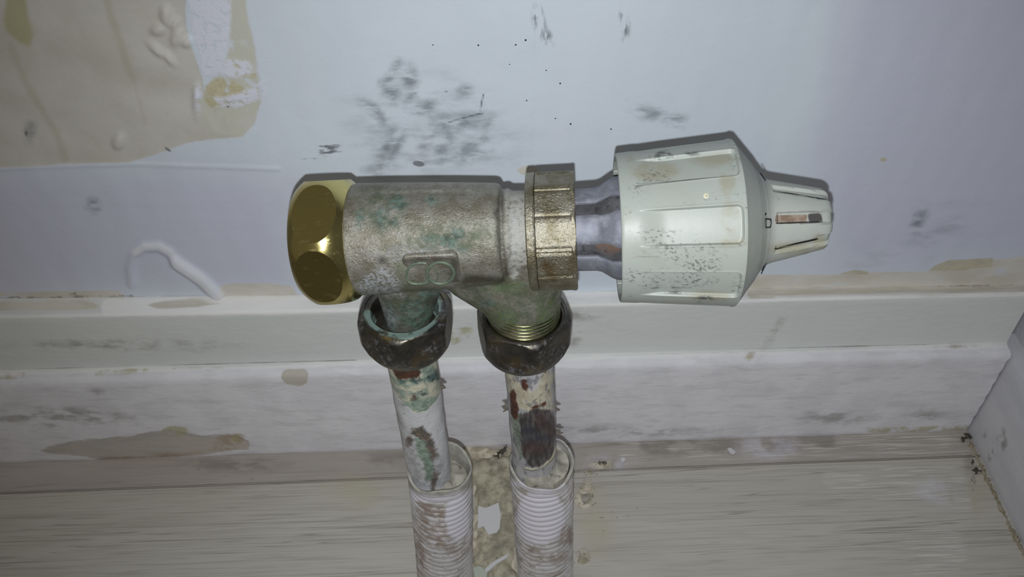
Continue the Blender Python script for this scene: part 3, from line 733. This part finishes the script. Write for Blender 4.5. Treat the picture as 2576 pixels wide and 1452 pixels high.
paint(knob,
  nicotine=[E(1840, 550, 26, 40), E(1830, 610, 40, 10), E(1800, 405, 50, 14), E(1640, 430, 60, 24), E(1780, 745, 50, 12), E(1580, 400, 16, 10), E(1830, 460, 20, 30)],
  soot=[E(1668, 393, 34, 12, 0), E(1740, 386, 18, 6), E(1680, 615, 60, 20, 10), E(1660, 590, 50, 12), E(1760, 670, 50, 18, -20), E(1640, 700, 60, 24), E(1740, 705, 50, 14), E(1770, 620, 50, 10), E(1700, 640, 70, 10), E(1855, 400, 12, 20), E(1640, 440, 40, 14), E(1820, 495, 40, 6, -10), E(1590, 540, 20, 8), E(1770, 750, 24, 6), E(1860, 720, 12, 20), E(1600, 475, 20, 14)],
  soot2=[E(1668, 390, 20, 10), E(1739, 386, 14, 4), L([(1660, 735), (1740, 738)], 3), E(1775, 749, 16, 5), L([(1640, 725), (1740, 722), (1800, 705)], 1.2), E(1790, 665, 12, 8, -50)],
  line=[L([(1600, 468), (1845, 440)], 1.3), L([(1560, 645), (1700, 648)], .6)],
  white=[E(1777, 493, 1, 1)])
dc = VF.pt(T(1750), 0, 0); dt = knob_t = None
_t = T(1752); _r = VF.h2r(_t, 202); _p = vph(_t, _r, 493); 
for _ in range(4): _t += (1777-proj(VF.pt(_t, _r, _p))[0, 0])*.00009; _p = vph(_t, _r, 493)
_n = cos(_p)*VF.N+sin(_p)*VF.D; _f = Frame(VF.pt(_t, _r-.0004, _p), _n, VF.A)
dot = mesh_obj('paint_dot', *revolve(_f, [(0, .0008), (.00045, .00078), (.00058, .0006), (.0006, .00035), (.0005, .00012), (.0005, .00001)], 20), material('cream_paint', (206, 204, 176), .5), parent=knob, smooth=50)
tag(dot, 'cream paint dot')
# ---- tip
tpx = [(1893, 60), (1893, 134), (1899, 130), (1908, 119), (1916, 112), (1926, 107.5), (1934, 105)]
tpx += [(1934+(2056-1934)*i/12, 105-(105-80)*i/12) for i in range(1, 13)]
tpx += [(2064, 77.5), (2070, 73), (2074, 66), (2076, 56), (2076, 30), (2076, 10)]
gcs = [radians(-4.0+45*k) for k in range(8)]; phs2 = []
for c in gcs:
    for d in (-22.5, -18, -14, -10, -8.6, -8.0, -7.6, -7.2, -6.6, -4, 0, 4, 6.6, 7.2, 7.6, 8.0, 8.6, 10, 14, 18): phs2.append(c+radians(d))
tG0 = T(1927)
rt0 = VF.h2r(T(1950), 104)
def tfn(t, r, ph):
    if t < tG0 or r < .0055: return r
    d = min(abs(((ph-c+pi) % (2*pi))-pi) for c in gcs)
    w = .0013+.0001*(t-tG0)/.01
    half = w/r
    s = 1 if d < half*.97 else (0 if d > half*1.06 else (half*1.06-d)/(half*.09))
    g = min(1, (t-tG0)/.0006)
    return r-.0009*s*g
tipprof = []
pp = PR(*tpx)
for a, b in zip(pp[:-1], pp[1:]):
    tipprof += [a]
    if a[0] < tG0 < b[0]:
        for x in (tG0, tG0+.0003, tG0+.0006): tipprof.append((x, a[1]+(b[1]-a[1])*(x-a[0])/(b[0]-a[0])))
tipprof.append(pp[-1])
M_tip = material('aged_white_plastic_tip', (186, 192, 187), .38, layers=[
    dict(scale=60, lo=.42, hi=.62, color=(202, 204, 198), k=.5),
    dict(attr='nicotine', amp=10, scale=160, soft=8, color=(176, 168, 140), k=.6),
    dict(attr='brown', amp=2, scale=300, soft=1.5, color=(168, 150, 136), color2=(138, 116, 98), cscale=380, rough=.8),
    dict(attr='grime', amp=3, scale=300, soft=2, color=(82, 78, 78), rough=.8),
    dict(attr='line', amp=.8, scale=300, soft=.9, color=(30, 30, 30)),
    dict(scale=380, lo=.67, hi=.70, color=(110, 108, 102), k=.5)], bumps=[(150, .00006)])
tip = mesh_obj('knob_tip', *revolve(VF, tipprof, phs2, tfn), M_tip, parent=valve, smooth=30)
tag(tip, 'tapered slotted end grip of the head')
paint(tip, nicotine=[E(1990, 625, 60, 14), E(2060, 610, 16, 20)],
  brown=[P((1950, 541), (2030, 540), (2030, 559), (1950, 560))],
  grime=[P((2032, 538), (2066, 536), (2070, 560), (2034, 561))],
  line=[L([(1951, 562), (2000, 560), (2062, 558)], 1.6), L([(1946, 480), (2078, 502)], 1.6), L([(1948, 627), (2000, 614), (2060, 600)], 2.6)])
# ---- markings printed round the shoulder
def on_prof(u, v):
    """point of the shoulder surface seen at (u, v)"""
    best = None
    prof = PR((1888, 160), (1900, 140), (1912, 125), (1924, 113), (1936, 106), (1950, 103))
    for t, r in pr2(prof, 12):
        ph = vph(t, r, v); p = VF.pt(t, r+.00008, ph); e = abs(proj(p)[0, 0]-u)
        if best is None or e < best[0]: best = (e, p)
    return best[1]
marks = [[(1924, 554), (1926, 551), (1939, 552), (1940, 561), (1938, 572), (1927, 573), (1926, 563), (1925, 556)],
         [(1922, 541), (1927, 537)]]
for i, mk in enumerate(marks):
    pts = [on_prof(*p) for p in mk]
    o = mesh_obj('printed_mark', *tube(pts, .00016, 6, closed=(i == 0), up=VF.N), M_ink, parent=knob, smooth=60)
    tag(o, 'black printed 0' if i == 0 else 'small black printed tick')
for mk in ([(1913, 436), (1920, 447), (1926, 456)], [(1928, 662), (1921, 676), (1915, 688)], [(1923, 668), (1917, 680)]):
    pts = [on_prof(*p) for p in mk]
    mesh_obj('printed_mark', *tube(pts, .00014, 6, up=VF.N), M_ink, parent=knob, smooth=60)

# ============================================================ PIPES AND SLEEVES
M_pl = material('flaking_pipe_paint', (206, 206, 210), .6, tint=((190, 191, 194), 150, (1, 1, .5)), layers=[
    dict(attr='bare', amp=7, scale=320, soft=2, color=(196, 192, 172), color2=(140, 154, 142), cscale=260, h=-.0002),
    dict(attr='copper', amp=14, scale=420, soft=4, color=(100, 66, 52), color2=(78, 58, 48), rough=.45, metal=.3),
    dict(attr='navy', amp=22, scale=420, soft=4, color=(56, 70, 74), color2=(88, 112, 104), cscale=500),
    dict(attr='green', amp=16, scale=360, soft=5, color=(148, 164, 152), color2=(116, 132, 120), cscale=600),
    dict(attr='brown', amp=14, scale=420, soft=5, color=(118, 106, 94), color2=(88, 84, 80), cscale=700),
    dict(attr='gray', amp=18, scale=300, soft=9, color=(140, 140, 143), k=.55, fray=(500, .35, .6)),
    dict(scale=700, lo=.60, hi=.68, color=(110, 110, 106), k=.5)], bumps=[(260, .0003), (900, .00014, (1, 1, 2))])
M_pr = material('scraped_pipe_paint', (198, 196, 196), .6, tint=((172, 172, 178), 190, (1, 1, .5)), layers=[
    dict(attr='creamy', amp=20, scale=300, soft=4, color=(206, 202, 184), color2=(188, 180, 158)),
    dict(scale=300, lo=.53, hi=.60, color=(104, 106, 118), k=.65, stretch=(1.6, 1.6, .7), rot=(.5, .4, 0)),
    dict(attr='green', amp=18, scale=360, soft=5, color=(148, 160, 146), color2=(112, 122, 110), cscale=500),
    dict(attr='bare', amp=14, scale=300, soft=4, stretch=(2, 2, .6), color=(118, 114, 112), color2=(78, 74, 76), cscale=420, rough=.42, metal=.4),
    dict(attr='blue', amp=10, scale=260, soft=10, stretch=(2, 2, .4), color=(66, 68, 84), k=.65),
    dict(attr='wine', amp=10, scale=260, soft=8, stretch=(2, 2, .4), color=(92, 66, 68), k=.6),
    dict(attr='copper', amp=9, scale=420, soft=2.5, color=(106, 66, 52), color2=(82, 52, 42), rough=.5, metal=.2),
    dict(attr='lip', amp=2, scale=300, soft=2, color=(214, 208, 180), h=.0003)], bumps=[(260, .0003), (800, .0001)])
def pipe_frame(top, bot_px):
    yb = top[1]; b = onY(*bot_px, yb); d = unit(b-top)
    t_end = (-.0115-top[2])/d[2]; return Frame(top, -d, CAM-top), t_end
def pipe(name, fr, tlen, mat, label, rad=.0074):
    pr = [(.014, rad-.001), (.014, rad)]
    n = 100
    for i in range(1, n+1): pr.append((.014-(tlen+.014)*i/n, rad))
    def fn(t, r, ph):
        p = fr.pt(t, r, ph); return r+.00018*lumps(p, 420, 2)[0]
    o = mesh_obj(name, *revolve(fr, pr, 64, fn), mat, smooth=60, loc=fr.pt(-tlen, 0, 0)); return tag(o, label, 'pipe', 'copper pipes rising to the valve')
pl_fr, pl_t = pipe_frame(onY(1041, 940, LFr.O[1]), (1088, 1230))
pr_fr, pr_t = pipe_frame(onY(1332, 925, RFr.O[1]), (1346, 1180))
pipeL = pipe('copper_pipe', pl_fr, pl_t, M_pl, 'white-painted copper pipe with a green bare patch, under the turquoise-rimmed left nut')
pipeR = pipe('copper_pipe', pr_fr, pr_t, M_pr, 'scraped copper pipe with cream and dark purple patches, right of the two')
paint(pipeL,
  bare=[P((970, 900), (1120, 900), (1112, 985), (1095, 1010), (1078, 1032), (1050, 1042), (1022, 1022), (1000, 1000), (985, 975))],
  copper=[P((985, 925), (1055, 922), (1058, 952), (1000, 956)), E(1045, 1008, 10, 8), E(1040, 995, 6, 4)],
  navy=[P((1000, 958), (1050, 954), (1095, 930), (1112, 935), (1112, 955), (1060, 962), (1010, 968)), E(1060, 990, 8, 4)],
  green=[E(1075, 930, 20, 14), P((1015, 1015), (1090, 1000), (1078, 1030), (1050, 1038)), P((1045, 1100), (1075, 1110), (1088, 1150), (1095, 1200), (1075, 1215), (1062, 1160), (1042, 1130))],
  brown=[P((1034, 1078), (1060, 1073), (1082, 1092), (1097, 1125), (1102, 1150), (1090, 1165), (1078, 1140), (1070, 1110), (1045, 1100), (1034, 1095)), E(1030, 1110, 8, 14), E(1092, 1210, 8, 30, 10)],
  gray=[P((1025, 1110), (1045, 1130), (1062, 1160), (1075, 1230), (1050, 1215), (1030, 1170)), E(1105, 1180, 14, 40), E(1000, 1060, 10, 60)])
paint(pipeR,
  creamy=[P((1268, 935), (1300, 935), (1312, 970), (1340, 985), (1375, 935), (1395, 945), (1388, 1000), (1392, 1030), (1350, 1040), (1300, 1030), (1285, 1000))],
  green=[P((1285, 1050), (1310, 1040), (1330, 1060), (1325, 1100), (1330, 1160), (1310, 1150), (1295, 1100))],
  bare=[P((1305, 1045), (1345, 1025), (1385, 1032), (1400, 1060), (1400, 1110), (1390, 1150), (1360, 1175), (1325, 1172), (1312, 1120))],
  blue=[E(1350, 1105, 40, 14), E(1330, 1085, 20, 16)], wine=[E(1350, 1128, 34, 16), E(1360, 1060, 14, 24), E(1385, 1080, 10, 20)],
  copper=[P((1308, 955), (1322, 953), (1330, 978), (1328, 986), (1314, 980)), P((1283, 982), (1295, 980), (1302, 1020), (1304, 1052), (1292, 1056), (1284, 1030)), L([(1335, 1030), (1350, 1022), (1372, 1016)], 4), L([(1330, 942), (1370, 934)], 4)],
  lip=[L([(1404, 1080), (1402, 1120), (1392, 1150), (1370, 1172), (1340, 1182), (1318, 1178)], 3)])

M_slv = material('grimy_white_conduit', (206, 203, 206), .38, tint=((194, 192, 192), 120), layers=[
    dict(attr='groove', amp=5, scale=160, soft=4, color=(128, 120, 116), k=.75),
    dict(scale=120, lo=.52, hi=.62, color=(152, 142, 132), k=.75, stretch=(1, 1, 1.6)),
    dict(scale=300, lo=.58, hi=.66, color=(128, 118, 106), k=.7, stretch=(.6, .6, 2)),
    dict(attr='brown', amp=16, scale=160, soft=10, color=(150, 132, 118), color2=(128, 106, 92), cscale=260, k=.8, fray=(240, .38, .58)),
    dict(attr='paint', amp=10, scale=200, soft=6, color=(212, 209, 218), rough=.6),
    dict(attr='caulk', amp=10, scale=200, soft=6, color=(160, 158, 150), color2=(182, 178, 168), cscale=300, rough=.8)], bumps=[(300, .0002)])
def sleeve(base_px, top_px, label, masks, seed, swirl):
    yb = -.077
    b = onY(*base_px, yb); t = onY(*top_px, yb); d = unit(t-b)
    b = b-d*(b[2]-.0002)/d[2]; fr = Frame(b, d, CAM-b); H = np.linalg.norm(t-b); R = .01095
    if fr.D@RT < 0: fr.D = -fr.D
    pitch = .00292; pr = [(.001, R-.0018), (.0, R-.0015), (0, R-.0004)]
    n = 340
    for i in range(n+1): pr.append((H*i/n, R))
    pr += [(H+.0001, R-.0004), (H, R-.0008)]+[(H-(H-.004)*i/30, R-.0015) for i in range(1, 31)]
    def fn(tt, r, ph):
        w = .00018*lumps(fr.pt(tt, r, ph), 300, seed)[0]
        if r >= R-.0001:
            s = ((tt+swirl*ph/(2*pi)*pitch+.0005*sin(ph+seed))/pitch) % 1.
            prof_ = (1-abs(2*s-1)**3)
            damp = min(1, max(0, (H-.0015-tt)/.004))
            return r-.00098*(1-prof_)*damp+w
        return r
    def shift(V):                                        # ragged, slightly raised and dipped cut edge
        out = []
        for p in V:
            q = p-b; h = q@d
            if h > H*.9:
                an = atan2(q@fr.D, q@fr.N); p = p+d*((h-H*.9)/(H*.1))*(.0012*sin(an*2+seed)+.0006*sin(an*5+seed*2))
            out.append(p)
        return out
    V, Fc = revolve(fr, pr, 96, fn, caps=False)
    o = mesh_obj('conduit_sleeve', shift(V), Fc, M_slv, smooth=50, loc=b)
    tag(o, label, 'conduit', 'corrugated sleeves around the pipes'); paint(o, **masks)
    Wv = wverts(o)-b; hh_ = Wv@d; rr_ = np.linalg.norm(Wv-hh_[:, None]*d, axis=1)
    gv = np.where(rr_ > R-.0012, (R-.00050-rr_)*2.2e4, -10.)
    at = o.data.attributes.new('groove', 'FLOAT', 'POINT'); at.data.foreach_set('value', gv.astype(np.float32))
    return o, fr, H
sL, sLf, HL = sleeve((1118, 1400), (1107, 1176), 'corrugated white conduit sleeve with brown grime, open round the left pipe',
  dict(brown=[E(1100, 1310, 50, 30), E(1050, 1400, 20, 60), E(1110, 1360, 40, 14), E(1070, 1280, 20, 20), E(1150, 1390, 24, 10)], paint=[E(1085, 1250, 60, 16), E(1150, 1300, 30, 60)], caulk=[E(1100, 1160, 110, 62), E(1160, 1210, 40, 24), L([(1030, 1215), (1060, 1236), (1110, 1240), (1160, 1225)], 8)]), 1, 1)
sR, sRf, HR = sleeve((1370, 1400), (1362, 1164), 'corrugated white conduit sleeve, cleaner one, sealed with filler round the right pipe',
  dict(brown=[E(1340, 1385, 16, 8), E(1400, 1405, 40, 8), E(1305, 1290, 20, 14), E(1440, 1240, 12, 20), E(1430, 1350, 20, 30)], paint=[E(1360, 1300, 60, 70), E(1350, 1215, 60, 10)], caulk=[E(1360, 1170, 110, 46)]), 4, 0)
# filler plug between right pipe and its sleeve, and a lower one in the left sleeve
M_fill = material('crumbly_filler', (176, 172, 160), .9, tint=((142, 138, 128), 240), layers=[dict(scale=260, lo=.6, hi=.68, color=(80, 76, 70), k=.7)], bumps=[(300, .0006), (900, .0002)])
def plug(fr, h0, pfr, slope, seed, parent):
    V = []; nr, na = 12, 72
    for i in range(nr+1):
        for j in range(na):
            ph = 2*pi*j/na; r = .0093*i/nr if i else .00001
            pfoot = pfr.O+pfr.A*(((fr.O+fr.A*h0-pfr.O)@fr.A)/(pfr.A@fr.A))
            p = fr.pt(h0, r, ph); dd = np.linalg.norm((p-pfoot)-((p-pfoot)@pfr.A)*pfr.A)
            z = slope*math.exp(-max(0, dd-.0072)/.0012)
            V.append(p+fr.A*(z+.0007*lumps(p, 700, seed)[0]))
    for j in range(na): V.append(fr.pt(h0-.006, .0093, 2*pi*j/na))
    Fc = [(i*na+j, i*na+(j+1) % na, (i+1)*na+(j+1) % na, (i+1)*na+j) for i in range(nr+1) for j in range(na)]
    Fc.append(tuple((nr+1)*na+j for j in range(na)))
    return mesh_obj('filler_plug', V, Fc, M_fill, parent=parent, smooth=60)
plug(sRf, HR-.0009, pr_fr, .0042, 3, sR)
plug(sLf, HL-.0075, pl_fr, .0025, 8, sL)

# ============================================================ FILLER, FLAKES, CRUMBS
def mound(name, poly, h, mat, label, cat, seed=0, n=60):
    uvp = np.array(poly, float); lo = uvp.min(0)-10; hi = uvp.max(0)+10
    V = []; 
    G = [(lo[0]+(hi[0]-lo[0])*i/(n-1), lo[1]+(hi[1]-lo[1])*j/(n-1)) for j in range(n) for i in range(n)]
    s = sd_poly(np.array(G), poly)
    for (u, v), d in zip(G, s):
        p = onZ(u, v, .0001); q = lumps(p, 420, seed)[0]; q2 = lumps(p, 1300, seed+1)[0]
        f_ = min(1, max(0, (d+q*10)/30)); p[2] = -.0006+(h*(.75+.35*q+.18*q2)+.0006)*f_*(2-f_)
        V.append(p)
    Fc = []
    for j in range(n-1):
        for i in range(n-1):
            a = j*n+i; c = (a, a+1, a+n+1, a+n)
            if max(s[k] for k in c) > -12: Fc.append(c)
    used = sorted(set(i for f in Fc for i in f)); mp = {a: b for b, a in enumerate(used)}
    V = [V[i] for i in used]; Fc = [tuple(mp[i] for i in f) for f in Fc]
    o = mesh_obj(name, V, Fc, mat, smooth=70, loc=np.mean(V, 0)*[1, 1, 0])
    return tag(o, label, cat)
M_mound = material('old_floor_filler', (178, 172, 152), .95, tint=((140, 134, 118), 220), layers=[
   dict(scale=180, lo=.52, hi=.64, color=(150, 146, 126), k=.6), dict(scale=420, lo=.62, hi=.68, color=(110, 106, 98), k=.6)], bumps=[(320, .0004), (1000, .0002)])
mound('filler_mound', [(1178, 1140), (1215, 1150), (1262, 1146), (1288, 1160), (1300, 1250), (1300, 1480), (1190, 1480), (1196, 1300)], .0022, M_mound, 'crumbly beige filler spread on the floor between the two sleeves', 'filler', 2, 80)
mound('filler_mound', [(1452, 1232), (1480, 1240), (1492, 1262), (1478, 1290), (1456, 1284)], .0014, M_fill, 'small grey-white lump of filler right of the cleaner sleeve', 'filler', 5, 26)
mound('filler_mound', [(1448, 1385), (1470, 1380), (1482, 1400), (1468, 1425), (1450, 1420)], .0014, M_mound, 'small yellowish lump of filler low beside the right sleeve', 'filler', 6, 26)
M_flake = material('paint_flake', (208, 207, 210), .6, bumps=[(200, .0002)])
def flake(poly, z, th, label, cat='flake', tilt=(0, 0), mat=M_flake):
    pts = [onZ(u, v, z) for u, v in poly]; c = np.mean(pts, 0); V = []
    for dz in (0, th):
        for p in pts: V.append((p[0], p[1], z+dz+(p[0]-c[0])*tilt[0]+(p[1]-c[1])*tilt[1]))
    m = len(pts); Fc = [tuple(range(m)), tuple(range(m, 2*m))]+[(j, (j+1) % m, m+(j+1) % m, m+j) for j in range(m)]
    o = mesh_obj('paint_flake', V, Fc, mat, smooth=0, loc=c); return tag(o, label, cat, None)
flake([(1203, 1276), (1222, 1282), (1254, 1270), (1260, 1300), (1257, 1330), (1250, 1340), (1228, 1345), (1216, 1324), (1202, 1330)], .0026, .0006, 'torn white paint flake lying on the filler between the sleeves', tilt=(.06, .1))
flake([(1216, 1436), (1236, 1418), (1262, 1404), (1282, 1396), (1276, 1406), (1250, 1420), (1226, 1440)], .0026, .0006, 'thin curved white sliver low between the sleeves', tilt=(.1, 0))
flake([(1190, 1430), (1206, 1426), (1226, 1440), (1224, 1462), (1196, 1462)], .0022, .0006, 'pale grey-green paint chip at the foot of the left sleeve', mat=material('green_chip', (190, 198, 186), .7))
flake([(1829, 1131), (1838, 1129), (1850, 1140), (1846, 1145), (1836, 1142)], .0002, .0008, 'small bright white chip on the narrow floor strip at right')
flake([(1560, 1160), (1566, 1152), (1574, 1158), (1568, 1166)], .0002, .0008, 'tiny pale chip on the floor strip near the right pipe')
def clump(pts_, sz, lab, z=.0012, n=16, seed=0):
    r_ = np.random.default_rng(seed); c_ = [onZ(u, v, z) for u, v in pts_]; parts = []
    for k in range(n):
        f_ = r_.uniform(0, len(c_)-1.001); a = int(f_); p = c_[a]+(c_[a+1]-c_[a])*(f_-a)+r_.normal(0, sz*.5, 3)*[1, 1, .4]
        q_ = p+r_.normal(0, sz, 3)*[1, 1, .4]; m_ = (p+q_)/2+r_.normal(0, sz*.4, 3)*[1, 1, .4]
        for x in (p, m_, q_): x[2] = max(x[2], z-.0006)
        parts.append(tube([p, m_, q_], [sz*.25, sz*.42, sz*.12], 6))
    o = mesh_obj('debris_clump', *join(*parts), material('dark_fluff', (84, 80, 72), .95, bumps=[(900, .0004)]), smooth=60, loc=c_[0])
    return tag(o, lab, 'debris')
clump([(1250, 1148), (1262, 1138), (1276, 1124)], .0011, 'dark fluff wedged between the filler and the back of the right sleeve', n=20, seed=3)
clump([(1506, 1167), (1514, 1163), (1524, 1166)], .0007, 'small dark clump of dust by the pale chip on the floor strip', z=.0006, n=10, seed=4)
# caulk along the side skirting, loose crumbs
rq = np.random.default_rng(11)
pts = [onZ(2438+(2600-2438)*i/90+rq.normal(0, 2.2), 1112+(1448-1112)*i/90, .0001) for i in range(91)]
rs = [float(abs(rq.normal(.00045, .00035))+.00015) for i in range(91)]
ck = mesh_obj('caulk_bead', *tube(pts, rs, 8), material('dirty_caulk', (178, 168, 152), .9, tint=((142, 132, 104), 220), bumps=[(500, .0004)]), smooth=60, loc=pts[0])
tag(ck, 'broken dirty caulk bead along the foot of the side skirting', 'caulk')
clump([(2449, 1166), (2455, 1178), (2462, 1192)], .0010, 'dark clump of dirt in the floor corner under the skirting joint', z=.0007, n=14, seed=5)
clump([(2424, 1104), (2431, 1100), (2436, 1092)], .0010, 'black gap filled with dirt where the two skirting boards meet the floor', z=.0008, n=14, seed=6)
V = []; Fc = []
def crumb(p, s):
    b_ = len(V); 
    for dx, dy, dz in ((1, 0, 0), (0, 1, 0), (-1, 0, 0), (0, -1, 0), (0, 0, 1), (0, 0, -.4)):
        V.append(p+np.array([dx, dy, dz])*s*rng.uniform(.6, 1.3, 3)+[0, 0, s*.35])
    for k in range(4): Fc.append((b_+k, b_+(k+1) % 4, b_+4)); Fc.append((b_+(k+1) % 4, b_+k, b_+5))
for cx, cy, sx, sy, n in ((1520, 1170, 26, 8, 26), (1475, 1255, 22, 20, 40), (1250, 1175, 30, 20, 40), (1240, 1390, 30, 40, 60), (1465, 1400, 16, 18, 20), (1150, 1120, 20, 5, 12), (1480, 1190, 20, 8, 14), (2450, 1200, 10, 50, 22), (1560, 1310, 60, 60, 8), (700, 1200, 300, 40, 6)):
    for _ in range(n):
        u, v = rng.normal(cx, sx*.6), rng.normal(cy, sy*.6); p = onZ(u, v, 0)
        if p[1] > YL-.0005: continue
        crumb(p+[0, 0, .0022 if 1195 < u < 1290 and v > 1165 else 0], rng.uniform(.0002, .0006))
cr = mesh_obj('plaster_crumbs', V, Fc, M_fill, smooth=0)
tag(cr, 'loose plaster crumbs scattered on the floor round the sleeves', 'crumbs', kind='stuff')
# tufts of paint fluff clinging to the pipes
M_fluff = material('dusty_fluff', (108, 100, 92), .95)
def fluff(fr, u, v, s, parent, seed):
    r_ = np.random.default_rng(seed); t_ = fr.u2t(u) if False else 0
    # nearest height on the pipe seen at v
    best = min(((abs(proj(fr.pt(-h, 0, 0))[0, 1]-v), h) for h in np.linspace(0, .1, 300)))[1]
    side = 1 if u > proj(fr.pt(-best, 0, 0))[0, 0] else -1
    c = fr.pt(-best, .0074, side*pi/2*1.0); 
    if (proj(c)[0, 0]-proj(fr.pt(-best, 0, 0))[0, 0])*side < 0: c = fr.pt(-best, .0074, -side*pi/2)
    out = unit(c-fr.pt(-best, 0, 0)); parts = []
    for k in range(5):
        e = c+out*s*r_.uniform(.6, 1.4)+r_.normal(0, s*.4, 3); mpt = (c+e)/2+r_.normal(0, s*.25, 3)
        parts.append(tube([c-out*.0004, mpt, e], [.0004, .0005, .0002], 5))
    mesh_obj('dust_tuft', *join(*parts), M_fluff, parent=parent, smooth=60)
fluff(pl_fr, 1115, 985, .0012, pipeL, 1); fluff(pr_fr, 1262, 1022, .0016, pipeR, 2); fluff(pr_fr, 1405, 1035, .0009, pipeR, 3); fluff(pr_fr, 1410, 1090, .001, pipeR, 4)
